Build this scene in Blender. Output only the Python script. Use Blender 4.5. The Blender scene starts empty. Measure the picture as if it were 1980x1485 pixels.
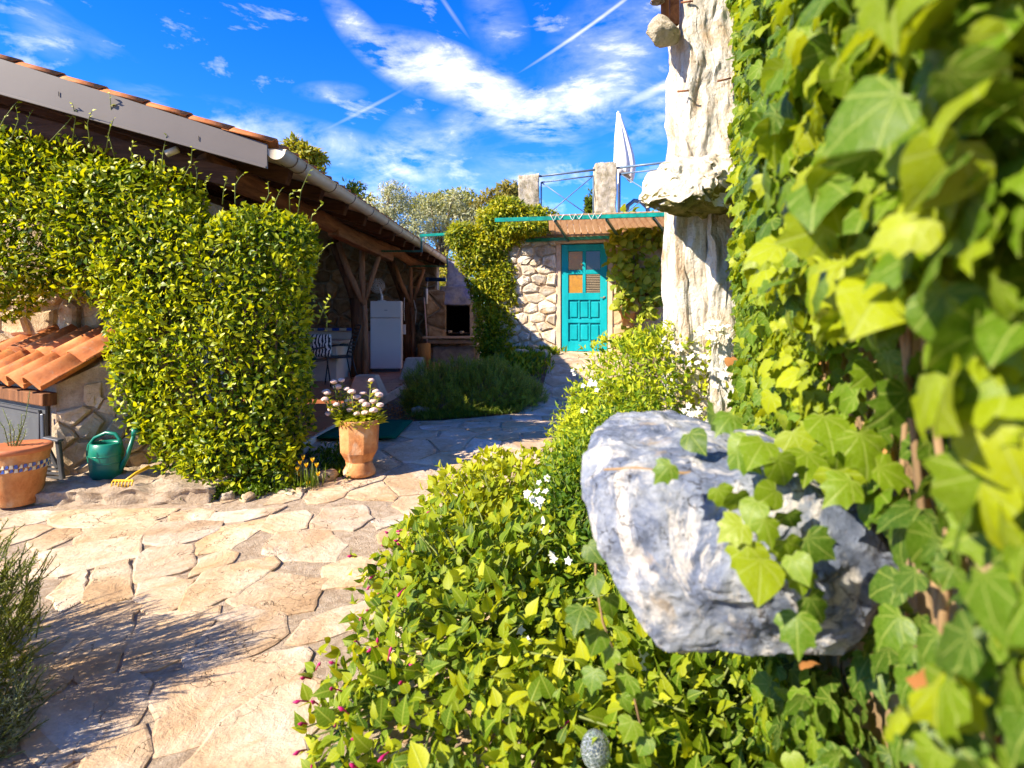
import bpy, bmesh, math, random
import numpy as np
from mathutils import Vector, Matrix, noise

# ------------------------------------------------------------------ camera, sky, sun, exposure
scene = bpy.context.scene
F, CX, HY, EYE = 1100.0, 990.0, 605.0, 1.45          # measured from the photograph (1980 px wide)
cam_d = bpy.data.cameras.new("camera")
cam = bpy.data.objects.new("camera", cam_d)
scene.collection.objects.link(cam)
cam.location = (0, 0, EYE)
cam.rotation_euler = (math.radians(90), 0, 0)
cam_d.sensor_width = 36.0
cam_d.lens = 36.0 * F / 1980.0
cam_d.shift_y = -(742.5 - HY) / 1980.0
cam_d.clip_start = 0.02
cam_d.clip_end = 3000.0
cam_d.dof.use_dof = True
cam_d.dof.focus_distance = 4.2
cam_d.dof.aperture_fstop = 3.4
scene.camera = cam

SUN_AZ = math.radians(30)      # light travels towards +X, turned this far towards +Y
SUN_EL = math.radians(35)
sx, sy, sz = -math.cos(SUN_EL) * math.cos(SUN_AZ), -math.cos(SUN_EL) * math.sin(SUN_AZ), math.sin(SUN_EL)
sun_d = bpy.data.lights.new("sun", 'SUN')
sun_d.energy = 2.0
sun_d.angle = math.radians(0.5)
sun_d.color = (1.0, 0.88, 0.70)
sun = bpy.data.objects.new("sun", sun_d)
scene.collection.objects.link(sun)
sun.rotation_euler = Vector((sx, sy, sz)).to_track_quat('Z', 'Y').to_euler()
sun.location = (-20, -12, 25)

world = bpy.data.worlds.new("World")
scene.world = world
world.use_nodes = True
wn = world.node_tree
wn.nodes.clear()
def wnode(t, **k):
    n = wn.nodes.new(t)
    for a, b in k.items(): setattr(n, a, b)
    return n
def wl(a, b): wn.links.new(a, b)
wout = wnode('ShaderNodeOutputWorld')
wbg = wnode('ShaderNodeBackground')
wbg.inputs['Strength'].default_value = 0.15
wsky = wnode('ShaderNodeTexSky', sky_type='NISHITA')
wsky.sun_disc = False
wsky.sun_elevation = SUN_EL
wsky.sun_rotation = math.atan2(sx, sy)
wsky.altitude = 300
wsky.air_density = 1.0
wsky.dust_density = 0.0
wsky.ozone_density = 2.0
whs = wnode('ShaderNodeHueSaturation')
whs.inputs['Saturation'].default_value = 1.45
whs.inputs['Value'].default_value = 0.95
wgm = wnode('ShaderNodeGamma'); wgm.inputs['Gamma'].default_value = 1.0
wl(wsky.outputs[0], whs.inputs['Color'])
wtc = wnode('ShaderNodeTexCoord')
wsep = wnode('ShaderNodeSeparateXYZ')
wl(wtc.outputs['Generated'], wsep.inputs[0])
def wmath(op, a, b=None, c=None):
    n = wnode('ShaderNodeMath', operation=op)
    for i, v in enumerate((a, b, c)):
        if v is None: continue
        if isinstance(v, (int, float)): n.inputs[i].default_value = v
        else: wl(v, n.inputs[i])
    return n.outputs[0]
waz = wmath('ARCTAN2', wsep.outputs[0], wsep.outputs[1])
wel = wmath('ARCSINE', wsep.outputs[2])
wcomb = wnode('ShaderNodeCombineXYZ')
wl(waz, wcomb.inputs[0]); wl(wel, wcomb.inputs[1])
def azel(px, py):
    d = Vector(((px - CX) / F, 1.0, (HY - py) / F)).normalized()
    return math.atan2(d.x, d.y), math.asin(d.z)
def blob(px, py, rx, ry, ang, w):
    """one bank of cirrus: an ellipse round a direction of the sky"""
    a, e = azel(px, py)
    m = wnode('ShaderNodeMapping', vector_type='TEXTURE')
    m.inputs['Location'].default_value = (a, e, 0)
    m.inputs['Rotation'].default_value = (0, 0, math.radians(ang))
    m.inputs['Scale'].default_value = (rx / F, ry / F, 1)
    wl(wcomb.outputs[0], m.inputs['Vector'])
    g = wnode('ShaderNodeTexGradient', gradient_type='SPHERICAL')
    wl(m.outputs[0], g.inputs[0])
    return wmath('MULTIPLY', g.outputs['Fac'], w)
# warped, streaky noise
wm1 = wnode('ShaderNodeMapping'); wm1.inputs['Rotation'].default_value = (0, 0, math.radians(-28)); wm1.inputs['Scale'].default_value = (5, 15, 1)
wl(wcomb.outputs[0], wm1.inputs[0])
wn1 = wnode('ShaderNodeTexNoise'); wn1.inputs['Scale'].default_value = 1.0; wn1.inputs['Detail'].default_value = 12; wn1.inputs['Roughness'].default_value = 0.62; wn1.inputs['Distortion'].default_value = 0.5
wl(wm1.outputs[0], wn1.inputs['Vector'])
wm2 = wnode('ShaderNodeMapping'); wm2.inputs['Rotation'].default_value = (0, 0, math.radians(35)); wm2.inputs['Scale'].default_value = (7, 16, 1)
wl(wcomb.outputs[0], wm2.inputs[0])
wn2 = wnode('ShaderNodeTexNoise'); wn2.inputs['Scale'].default_value = 1.0; wn2.inputs['Detail'].default_value = 12; wn2.inputs['Roughness'].default_value = 0.65; wn2.inputs['Distortion'].default_value = 0.4
wl(wm2.outputs[0], wn2.inputs['Vector'])
wavg = wmath('MULTIPLY', wmath('ADD', wn1.outputs['Fac'], wn2.outputs['Fac']), 0.5)
BL = [(850, 135, 170, 55, -14, 1.5), (720, 90, 120, 36, -38, 0.9), (1090, 215, 150, 50, 10, 1.5), (960, 195, 180, 50, -25, 1.0), (640, 280, 260, 40, -10, 0.7),
      (760, 320, 120, 60, 60, 0.7), (870, 270, 220, 50, 38, 0.55), (1030, 300, 150, 45, 10, 0.5), (960, 40, 90, 60, -60, 0.3), (1180, 110, 150, 120, 30, 0.5),
      (1270, 230, 120, 60, 20, 0.7), (640, 178, 70, 20, 5, 0.45), (95, 60, 40, 50, 60, 0.3), (230, 120, 90, 22, -30, 0.25), (430, 240, 180, 28, -12, 0.5), (800, 370, 300, 50, 0, 0.4)]
tot = None
for b in BL:
    g = blob(*b)
    tot = g if tot is None else wmath('ADD', tot, g)
base = wmath('MULTIPLY', wmath('SUBTRACT', wavg, 0.54), 2.6)           # thin cirrus all round the sky
base = wmath('MAXIMUM', base, 0.0)
nn = wmath('MULTIPLY', wmath('SUBTRACT', wavg, 0.42), 3.0)
nn = wmath('MAXIMUM', nn, 0.0)
cl = wmath('ADD', wmath('MULTIPLY', tot, nn), base)
for t in ((1140, 50, 160, 4, 27.5, .5), (1275, 170, 80, 10, 20, 0.4), (710, 210, 90, 4, 29, 0.2), (870, 20, 60, 5, -48, 0.15)):
    cl = wmath('ADD', cl, wmath('MULTIPLY', blob(*t), wmath('ADD', wavg, 0.2)))
wcl = wnode('ShaderNodeClamp'); wl(cl, wcl.inputs[0]); wcl.inputs['Max'].default_value = 0.85
wmix = wnode('ShaderNodeMix', data_type='RGBA')
wl(wcl.outputs[0], wmix.inputs['Factor'])
wtint = wnode('ShaderNodeMix', data_type='RGBA', blend_type='MULTIPLY'); wtint.inputs['Factor'].default_value = 1.0; wtint.inputs['B'].default_value = (.125, .205, .34, 1)
wl(whs.outputs[0], wtint.inputs['A'])
wl(wtint.outputs['Result'], wmix.inputs['A'])
wmix.inputs['B'].default_value = (2.9, 2.7, 2.5, 1)
wl(wmix.outputs['Result'], wbg.inputs['Color'])
wl(wbg.outputs[0], wout.inputs[0])

vs = scene.view_settings
vs.view_transform = 'Standard'; vs.look = 'None'; vs.exposure = 2.75; vs.gamma = 1.0; vs.use_curve_mapping = False
scene.cycles.use_denoising = True
scene.cycles.max_bounces = 10
scene.cycles.diffuse_bounces = 7
scene.cycles.transparent_max_bounces = 8
scene.cycles.caustics_reflective = False
scene.cycles.caustics_refractive = False

# ------------------------------------------------------------------ helpers
R = random.Random(7)
Zv = Vector((0, 0, 1))
def P(px, py, Y): return Vector(((px - CX) / F * Y, Y, EYE - (py - HY) / F * Y))
def G(px, py, z=0.0):
    Y = F * (EYE - z) / (py - HY)
    return Vector(((px - CX) / F * Y, Y, z))
def lerp(a, b, t): return a + (b - a) * t
def sstep(a, b, x):
    t = min(1.0, max(0.0, (x - a) / (b - a))); return t * t * (3 - 2 * t)
def interp(pts, x): return float(np.interp(x, [p[0] for p in pts], [p[1] for p in pts]))

GR = [(-50, 0), (3.2, 0), (4.7, .08), (5.6, .185), (7, .2), (8, .35), (9.4, .66), (10, .7), (400, .7)]
GLl = [(-50, 0), (3.2, 0), (4.7, .08), (5.6, .17), (7, .15), (8, .12), (20, .12), (400, .7)]
def ground(x, y):
    t = sstep(-1.0, 0.1, x)
    return lerp(interp(GLl, y), interp(GR, y), t)

def link(o, parent=None):
    scene.collection.objects.link(o)
    if parent is not None:
        o.parent = parent
        m = Matrix.Identity(4); p = parent
        while p is not None:                       # meshes are written in world coordinates
            m = p.matrix_basis @ (p.matrix_parent_inverse @ m if p.parent else m)
            p = p.parent
        o.matrix_parent_inverse = world_of(parent).inverted()
    return o
def world_of(o):
    if o.parent is None: return o.matrix_basis.copy()
    return world_of(o.parent) @ o.matrix_parent_inverse @ o.matrix_basis
def tag(o, label=None, cat=None, group=None, kind=None):
    if label: o['label'] = label
    if cat: o['category'] = cat
    if group: o['group'] = group
    if kind: o['kind'] = kind
    return o
def thing(name, label, cat, loc=(0, 0, 0), group=None):
    o = bpy.data.objects.new(name, None)
    o.empty_display_size = 0.1
    o.matrix_basis = Matrix.Translation(Vector(loc))
    scene.collection.objects.link(o)
    return tag(o, label, cat, group)
def mk_mesh(name, v, f, mat=None, smooth=False):
    me = bpy.data.meshes.new(name)
    me.from_pydata([tuple(p) for p in v], [], [tuple(q) for q in f])
    if mat: me.materials.append(mat)
    if smooth: me.polygons.foreach_set('use_smooth', [True] * len(me.polygons))
    me.update()
    return me
def obj(name, me, parent=None):
    return link(bpy.data.objects.new(name, me), parent)
def bm_obj(name, bm, mat, parent=None, smooth=False, recalc=True):
    if recalc: bmesh.ops.recalc_face_normals(bm, faces=bm.faces)
    me = bpy.data.meshes.new(name); bm.to_mesh(me); bm.free()
    if mat: me.materials.append(mat)
    if smooth: me.polygons.foreach_set('use_smooth', [True] * len(me.polygons))
    return obj(name, me, parent)

class MB:
    def __init__(s): s.v = []; s.f = []
    def add(s, vs, fs):
        o = len(s.v); s.v += [tuple(v) for v in vs]; s.f += [[i + o for i in q] for q in fs]; return s
    def box(s, c, size, M=None):
        hx, hy, hz = size[0] / 2, size[1] / 2, size[2] / 2
        vs = [Vector((x, y, z)) for x in (-hx, hx) for y in (-hy, hy) for z in (-hz, hz)]
        if M is not None: vs = [M @ v for v in vs]
        return s.add([v + Vector(c) for v in vs], [(0, 1, 3, 2), (4, 6, 7, 5), (0, 4, 5, 1), (2, 3, 7, 6), (0, 2, 6, 4), (1, 5, 7, 3)])
    def bar(s, a, b, w, h, up=Zv):
        a, b = Vector(a), Vector(b); d = (b - a).normalized()
        x = d.cross(up)
        if x.length < 1e-4: x = Vector((1, 0, 0))
        x.normalize(); u = x.cross(d)
        vs = [p + x * (i * w / 2) + u * (j * h / 2) for p in (a, b) for i, j in ((-1, -1), (1, -1), (1, 1), (-1, 1))]
        return s.add(vs, [(0, 1, 2, 3), (7, 6, 5, 4), (0, 4, 5, 1), (1, 5, 6, 2), (2, 6, 7, 3), (3, 7, 4, 0)])
    def tube(s, pts, r, n=8, jit=0.0, seed=0):
        pts = [Vector(p) for p in pts]; rr = r if isinstance(r, (list, tuple)) else [r] * len(pts)
        rnd = random.Random(seed); vs = []; ref = None
        for i, p in enumerate(pts):
            d = (pts[min(i + 1, len(pts) - 1)] - pts[max(i - 1, 0)])
            d = d.normalized() if d.length > 1e-9 else Vector((0, 0, 1))
            if ref is None:
                ref = d.cross(Vector((0.31, 0.17, 0.93)));
                if ref.length < 1e-3: ref = d.cross(Vector((1, 0, 0)))
            x = (ref - d * ref.dot(d)).normalized(); ref = x; y = d.cross(x)
            for k in range(n):
                t = 2 * math.pi * k / n; q = rr[i] * (1 + (rnd.random() - .5) * jit)
                vs.append(p + x * (math.cos(t) * q) + y * (math.sin(t) * q))
        fs = []
        for i in range(len(pts) - 1):
            for k in range(n):
                k2 = (k + 1) % n; fs.append((i * n + k, i * n + k2, (i + 1) * n + k2, (i + 1) * n + k))
        fs.append(tuple(range(n - 1, -1, -1))); fs.append(tuple(range((len(pts) - 1) * n, len(pts) * n)))
        return s.add(vs, fs)
    def lathe(s, prof, n, c, ph=0.0, sx=1.0, sy=1.0):
        c = Vector(c); vs = []
        for r, z in prof:
            for k in range(n):
                t = 2 * math.pi * k / n + ph; vs.append(c + Vector((math.cos(t) * r * sx, math.sin(t) * r * sy, z)))
        fs = []
        for i in range(len(prof) - 1):
            for k in range(n):
                k2 = (k + 1) % n; fs.append((i * n + k, i * n + k2, (i + 1) * n + k2, (i + 1) * n + k))
        fs.append(tuple(range(n - 1, -1, -1))); fs.append(tuple(range((len(prof) - 1) * n, len(prof) * n)))
        return s.add(vs, fs)
    def prism(s, poly, d):
        poly = [Vector(p) for p in poly]; d = Vector(d); n = len(poly)
        return s.add(poly + [p + d for p in poly], [tuple(range(n - 1, -1, -1)), tuple(range(n, 2 * n))] + [(i, (i + 1) % n, n + (i + 1) % n, n + i) for i in range(n)])
    def quad(s, a, b, c, d): return s.add([a, b, c, d], [(0, 1, 2, 3)])
    def build(s, name, mat, parent=None, smooth=False, bevel=0.0):
        o = obj(name, mk_mesh(name, s.v, s.f, mat, smooth), parent)
        if bevel:
            m = o.modifiers.new('bevel', 'BEVEL'); m.width = bevel; m.segments = 2; m.limit_method = 'ANGLE'
        return o

def nz(p, f, seed=0.0): return noise.noise(Vector(p) * f + Vector((seed, seed * 1.7, -seed)))
def rough_bm(bm, amp, freq, seed=0.0, st=(1, 1, 1), octs=3):
    for v in bm.verts:
        q = Vector((v.co.x * st[0], v.co.y * st[1], v.co.z * st[2]))
        d = Vector((0, 0, 0)); a = amp; f = freq
        for _ in range(octs):
            d += noise.noise_vector(q * f + Vector((seed, seed, seed))) * a; a *= .5; f *= 2.1
        v.co += d
def rough_box(name, c, size, mat, parent, cuts=10, amp=.02, freq=4, seed=0, st=(1, 1, 1), rot=0.0, taper=0.0, smooth=True, octs=3):
    bm = bmesh.new()
    bmesh.ops.create_cube(bm, size=1.0)
    bmesh.ops.subdivide_edges(bm, edges=bm.edges, cuts=cuts, use_grid_fill=True)
    Rm = Matrix.Rotation(rot, 3, 'Z')
    for v in bm.verts:
        k = 1 - taper * (v.co.z + .5)
        v.co = Rm @ Vector((v.co.x * size[0] * k, v.co.y * size[1] * k, v.co.z * size[2])) + Vector(c)
    rough_bm(bm, amp, freq, seed, st, octs)
    return bm_obj(name, bm, mat, parent, smooth)
def hull_rock(name, pts, mat, parent, levels=3, amp=.02, freq=5, seed=0, smooth=True, round_=.35, st=(1, 1, 1)):
    bm = bmesh.new()
    for p in pts: bm.verts.new(p)
    r = bmesh.ops.convex_hull(bm, input=bm.verts)
    junk = [g for g in r['geom_interior'] + r['geom_unused'] if isinstance(g, bmesh.types.BMVert)]
    if junk: bmesh.ops.delete(bm, geom=list(set(junk)), context='VERTS')
    bmesh.ops.triangulate(bm, faces=bm.faces)
    for i in range(levels):
        bmesh.ops.subdivide_edges(bm, edges=bm.edges, cuts=1, use_grid_fill=True)
        bmesh.ops.triangulate(bm, faces=bm.faces)
        if i < 2 and round_: bmesh.ops.smooth_vert(bm, verts=bm.verts, factor=round_, use_axis_x=True, use_axis_y=True, use_axis_z=True)
    rough_bm(bm, amp, freq, seed, st, 4)
    return bm_obj(name, bm, mat, parent, smooth)
def small_rock(name, c, size, mat, parent=None, seed=0, amp=.25):
    rnd = random.Random(seed); pts = []
    for _ in range(16):
        d = Vector((rnd.gauss(0, 1), rnd.gauss(0, 1), rnd.gauss(0, 1))).normalized()
        pts.append(Vector(c) + Vector((d.x * size[0], d.y * size[1], d.z * size[2])) * rnd.uniform(.8, 1.1))
    return hull_rock(name, pts, mat, parent, 2, min(size) * amp, 2.0 / max(size), seed, round_=.2)

# ------------------------------------------------------------------ materials
class NT:
    def __init__(s, name):
        s.m = bpy.data.materials.new(name); s.m.use_nodes = True; s.t = s.m.node_tree; s.t.nodes.clear()
        s.out = s.t.nodes.new('ShaderNodeOutputMaterial')
        s.tc = None
    def n(s, t, ins=None, **k):
        x = s.t.nodes.new(t)
        for a, b in k.items(): setattr(x, a, b)
        for a, b in (ins or {}).items(): s.set(x.inputs[a], b)
        return x
    def set(s, i, v):
        if isinstance(v, bpy.types.NodeSocket): s.t.links.new(v, i)
        elif isinstance(v, (tuple, list)) and len(v) == 3 and len(i.default_value) == 4: i.default_value = (*v, 1)
        else: i.default_value = v
    def coord(s, which='Object', scale=None, rand=False):
        if s.tc is None: s.tc = s.n('ShaderNodeTexCoord')
        c = s.tc.outputs[which]
        if rand:
            oi = s.n('ShaderNodeObjectInfo')
            c = s.n('ShaderNodeVectorMath', {0: c, 1: s.math('MULTIPLY', oi.outputs['Random'], 37.0)}, operation='ADD').outputs[0]
        if scale: c = s.n('ShaderNodeMapping', {'Vector': c, 'Scale': scale}).outputs[0]
        return c
    def noise(s, vec, scale, detail=6, rough=.55, dist=0.0):
        return s.n('ShaderNodeTexNoise', {'Vector': vec, 'Scale': scale, 'Detail': detail, 'Roughness': rough, 'Distortion': dist}).outputs['Fac']
    def ramp(s, fac, stops):
        r = s.n('ShaderNodeValToRGB', {'Fac': fac}); e = r.color_ramp.elements
        while len(e) < len(stops): e.new(.5)
        for i, (p, c) in enumerate(stops):
            e[i].position = p; e[i].color = (*c, 1) if isinstance(c, (tuple, list)) else (c, c, c, 1)
        return r.outputs[0]
    def mix(s, f, a, b, mode='MIX'):
        x = s.n('ShaderNodeMix', data_type='RGBA', blend_type=mode)
        s.set(x.inputs['Factor'], f); s.set(x.inputs['A'], a); s.set(x.inputs['B'], b)
        return x.outputs['Result']
    def math(s, op, a, b=0.0, c=0.0):
        return s.n('ShaderNodeMath', {0: a, 1: b, 2: c}, operation=op).outputs[0]
    def rnd(s): return s.n('ShaderNodeObjectInfo').outputs['Random']
    def bump(s, h, strength=.4, dist=.01):
        return s.n('ShaderNodeBump', {'Height': h, 'Strength': strength, 'Distance': dist}).outputs[0]
    def princ(s, col, rough=.8, spec=.3, normal=None, **k):
        b = s.n('ShaderNodeBsdfPrincipled', {'Base Color': col, 'Roughness': rough, 'Specular IOR Level': spec})
        if normal is not None: s.set(b.inputs['Normal'], normal)
        for a, v in k.items(): s.set(b.inputs[a.replace('_', ' ')], v)
        s.t.links.new(b.outputs[0], s.out.inputs[0]); return b
def plain(name, col, rough=.6, spec=.3, var=.12, scale=8, bump=.15, metal=0.0):
    t = NT(name); c = t.coord(); n = t.noise(c, scale)
    col2 = tuple(x * (1 - var) for x in col); col3 = tuple(min(1, x * (1 + var)) for x in col)
    t.princ(t.ramp(n, [(.35, col2), (.65, col3)]), rough, spec, t.bump(t.noise(c, scale * 9), bump, .004) if bump else None, Metallic=metal)
    return t.m
def stone_mat(name, cols, scale=6, bump=.6, dist=.02, var=.35, pit=0.0, stain=None, stretch=None, rough=.9):
    t = NT(name); c = t.coord('Object', stretch, rand=var > 0)
    n1 = t.noise(c, scale, 8, .6, .3)
    k = len(cols)
    col = t.ramp(n1, [(.3 + .42 * i / (k - 1), cc) for i, cc in enumerate(cols)])
    n2 = t.noise(c, scale * 5, 8, .7)
    col = t.mix(.5, col, t.ramp(n2, [(.3, .55), (.62, 1.0)]), 'MULTIPLY')
    if stain:
        s1 = t.noise(c, scale * .5, 5, .6, .8)
        col = t.mix(t.ramp(s1, [(.54, 0.0), (.66, 1.0)]), col, stain)
    if var > 0:
        r = t.n('ShaderNodeMapRange', {'Value': t.rnd(), 'To Min': 1 - var, 'To Max': 1 + var * .35}).outputs[0]
        col = t.mix(1.0, col, t.n('ShaderNodeCombineColor', {0: r, 1: r, 2: r}).outputs[0], 'MULTIPLY')
    h = t.math('ADD', n2, t.math('MULTIPLY', n1, .8))
    if pit:
        v = t.n('ShaderNodeTexVoronoi', {'Vector': c, 'Scale': scale * 7}).outputs['Distance']
        h = t.math('ADD', h, t.math('MULTIPLY', t.math('MINIMUM', v, .35), pit))
    t.princ(col, rough, .2, t.bump(h, bump, dist))
    return t.m
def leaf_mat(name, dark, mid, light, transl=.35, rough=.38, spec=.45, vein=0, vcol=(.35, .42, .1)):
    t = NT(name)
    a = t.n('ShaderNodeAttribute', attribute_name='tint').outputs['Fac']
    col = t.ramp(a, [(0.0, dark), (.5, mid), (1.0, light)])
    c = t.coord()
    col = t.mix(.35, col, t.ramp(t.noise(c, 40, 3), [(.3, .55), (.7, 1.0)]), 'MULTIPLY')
    normal = None
    if vein:
        uv = t.n('ShaderNodeSeparateXYZ', {0: t.tc.outputs['UV']})
        u = t.math('SUBTRACT', uv.outputs[0], .5); v = uv.outputs[1]
        if vein == 2:     # palmate: rays from the stalk
            ang = t.math('ARCTAN2', u, t.math('SUBTRACT', v, .1))
            pp = t.math('PINGPONG', t.math('ADD', ang, .35), .35)
            rad = t.math('SQRT', t.math('ADD', t.math('MULTIPLY', u, u), t.math('MULTIPLY', v, v)))
            ln = t.math('MULTIPLY', t.math('SUBTRACT', .35, pp), rad)
            m = t.ramp(ln, [(.008, 1.0), (.022, 0.0)])
            w = t.n('ShaderNodeTexVoronoi', {'Vector': t.tc.outputs['UV'], 'Scale': 9.0}, feature='DISTANCE_TO_EDGE').outputs['Distance']
            m = t.math('MAXIMUM', m, t.math('MULTIPLY', t.ramp(w, [(.01, 1.0), (.06, 0.0)]), .35))
        else:             # midrib with side veins
            au = t.math('ABSOLUTE', u)
            m = t.ramp(au, [(.012, 1.0), (.03, 0.0)])
            sv = t.math('PINGPONG', t.math('SUBTRACT', v, t.math('MULTIPLY', au, .7)), .07)
            m = t.math('MAXIMUM', m, t.math('MULTIPLY', t.ramp(sv, [(.004, 1.0), (.014, 0.0)]), .5))
        col = t.mix(t.math('MULTIPLY', m, .6), col, vcol)
        normal = t.bump(m, .25, .004)
    p = t.n('ShaderNodeBsdfPrincipled', {'Base Color': col, 'Roughness': rough, 'Specular IOR Level': spec})
    if normal is not None: t.set(p.inputs['Normal'], normal)
    tr = t.n('ShaderNodeBsdfTranslucent', {'Color': t.mix(1.0, col, (1.5, 1.35, .55), 'MULTIPLY')})
    mx = t.n('ShaderNodeMixShader', {0: transl, 1: p.outputs[0], 2: tr.outputs[0]})
    t.t.links.new(mx.outputs[0], t.out.inputs[0])
    return t.m
def wood_mat(name, c1, c2, axis=(1, 1, 8), scale=5, rough=.8):
    t = NT(name); c = t.coord('Object', axis)
    n = t.noise(c, scale, 8, .65, .6)
    n2 = t.noise(c, scale * 4, 6, .7)
    col = t.mix(.5, t.ramp(n, [(.32, c1), (.68, c2)]), t.ramp(n2, [(.3, .45), (.6, 1.0)]), 'MULTIPLY')
    t.princ(col, rough, .25, t.bump(t.math('ADD', n, n2), .5, .01))
    return t.m

# ------------------------------------------------------------------ stones laid in mortar
def clip_half(poly, px, py, nx, ny):
    """keep the side where (p - (px,py)).n <= 0"""
    out = []; m = len(poly)
    for i in range(m):
        a, b = poly[i], poly[(i + 1) % m]
        da = (a[0] - px) * nx + (a[1] - py) * ny; db = (b[0] - px) * nx + (b[1] - py) * ny
        if da <= 0: out.append(a)
        if (da < 0 < db) or (db < 0 < da):
            t = da / (da - db); out.append((a[0] + (b[0] - a[0]) * t, a[1] + (b[1] - a[1]) * t))
    return out
def voronoi(sites, rect, gap, keep=None, reach=26):
    S = np.array(sites); cells = []
    for i in range(len(S) if keep is None else keep):
        d = ((S - S[i]) ** 2).sum(1); idx = np.argsort(d)[1:reach]
        poly = [(rect[0], rect[1]), (rect[2], rect[1]), (rect[2], rect[3]), (rect[0], rect[3])]
        for j in idx:
            L = math.sqrt(d[j])
            if L < 1e-6: continue
            nx, ny = (S[j] - S[i]) / L
            t = L / 2 - gap / 2
            poly = clip_half(poly, S[i][0] + nx * t, S[i][1] + ny * t, nx, ny)
            if len(poly) < 3: break
        cells.append(poly if len(poly) >= 3 else None)
    return cells
def area2(p): return sum(p[i][0] * p[(i + 1) % len(p)][1] - p[(i + 1) % len(p)][0] * p[i][1] for i in range(len(p))) / 2
def chaikin(p, q=.22):
    out = []
    for i in range(len(p)):
        a, b = p[i], p[(i + 1) % len(p)]
        out.append((lerp(a[0], b[0], q), lerp(a[1], b[1], q))); out.append((lerp(a[0], b[0], 1 - q), lerp(a[1], b[1], 1 - q)))
    return out
def weld(p, eps):
    out = [p[0]]
    for a in p[1:]:
        if math.hypot(a[0] - out[-1][0], a[1] - out[-1][1]) > eps: out.append(a)
    if len(out) > 3 and math.hypot(out[0][0] - out[-1][0], out[0][1] - out[-1][1]) < eps: out.pop()
    return out
def scatter(rect, sp, seed, asp=1.0):
    rnd = random.Random(seed); pts = []
    nx = max(1, int((rect[2] - rect[0]) / sp)); ny = max(1, int((rect[3] - rect[1]) / (sp * asp)))
    for j in range(ny):
        for i in range(nx):
            pts.append((rect[0] + (i + .5 + (j % 2) * .5 - .25 + rnd.uniform(-.33, .33)) * (rect[2] - rect[0]) / nx,
                        rect[1] + (j + .5 + rnd.uniform(-.33, .33)) * (rect[3] - rect[1]) / ny))
    return pts
def stone_wall(parent, O, U, V, rect, sp, gap, h, mat, seed=1, asp=.7, inside=None, jit=.016, name='stone', bury=.012):
    """separate stones bedded on the face through O spanned by U, V; each is one object"""
    U, V = Vector(U).normalized(), Vector(V).normalized(); N = U.cross(V); O = Vector(O)
    rnd = random.Random(seed)
    sites = scatter(rect, sp, seed, asp)
    sc = [(x, y / asp) for x, y in sites]
    cells = voronoi(sc, (rect[0], rect[1] / asp, rect[2], rect[3] / asp), gap)
    k = 0
    for s, poly in zip(sites, cells):
        if poly is None: continue
        poly = [(x, y * asp) for x, y in poly]
        cx = sum(p[0] for p in poly) / len(poly); cy = sum(p[1] for p in poly) / len(poly)
        if inside and not inside(cx, cy): continue
        poly = weld(poly, sp * .18)
        if len(poly) < 3 or abs(area2(poly)) < sp * sp * .06: continue
        poly = chaikin(poly, .09)
        poly = weld([(x + rnd.uniform(-jit, jit), y + rnd.uniform(-jit, jit)) for x, y in poly], sp * .1)
        hh = h * rnd.uniform(.6, 1.3); n = len(poly); tx, ty = rnd.uniform(-.12, .12), rnd.uniform(-.12, .12)
        ring0 = [O + U * x + V * y - N * bury for x, y in poly]
        ring1 = [O + U * lerp(x, cx, .07) + V * lerp(y, cy, .07) + N * (hh * rnd.uniform(.6, .9) + (x - cx) * tx + (y - cy) * ty) for x, y in poly]
        ring2 = [O + U * lerp(x, cx, .3) + V * lerp(y, cy, .3) + N * (hh * rnd.uniform(.8, 1.25) + (x - cx) * tx * .8 + (y - cy) * ty * .8) for x, y in poly]
        cen = O + U * cx + V * cy + N * (hh * rnd.uniform(.92, 1.1))
        f = [(i, (i + 1) % n, n + (i + 1) % n, n + i) for i in range(n)] + [(n + i, n + (i + 1) % n, 2 * n + (i + 1) % n, 2 * n + i) for i in range(n)] + [(2 * n + i, 2 * n + (i + 1) % n, 3 * n) for i in range(n)]
        me = mk_mesh(name, ring0 + ring1 + ring2 + [cen], f, mat, True)
        me.polygons.foreach_set('use_smooth', [False] * (3 * n))
        obj(name, me, parent); k += 1
    return k

# ------------------------------------------------------------------ leaves
def leaf_simple(w=.45, fold=.12, bend=.15):
    v = [(0, 0, 0), (-w / 2, .42, fold), (0, .5, 0.0), (w / 2, .42, fold), (0, 1, -bend)]
    f = [(0, 2, 1), (0, 3, 2), (1, 2, 4), (2, 3, 4)]
    return v, f
def leaf_ovate(w=.6, fold=.12, bend=.25, tip=1.0):
    xs = [(.10, .30), (.26, .48), (.46, .46), (.66, .30), (.84, .12)]
    v = [(0, 0, 0)] + [(0, y, -bend * y * y) for y, _ in xs] + [(0, tip, -bend)]
    k = len(xs)
    L = [(-x * w, y, fold * x - bend * y * y) for y, x in xs]; Rr = [(x * w, y, fold * x - bend * y * y) for y, x in xs]
    v += L + Rr
    l0, r0 = k + 2, 2 * k + 2; f = []
    for side, b in ((0, l0), (1, r0)):
        t = [(0, 1, b)] + [(1 + i, 2 + i, b + i + 1, b + i) for i in range(k - 1)] + [(k, k + 1, b + k - 1)]
        f += [q if side == 0 else q[::-1] for q in t]
    return v, f
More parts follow.
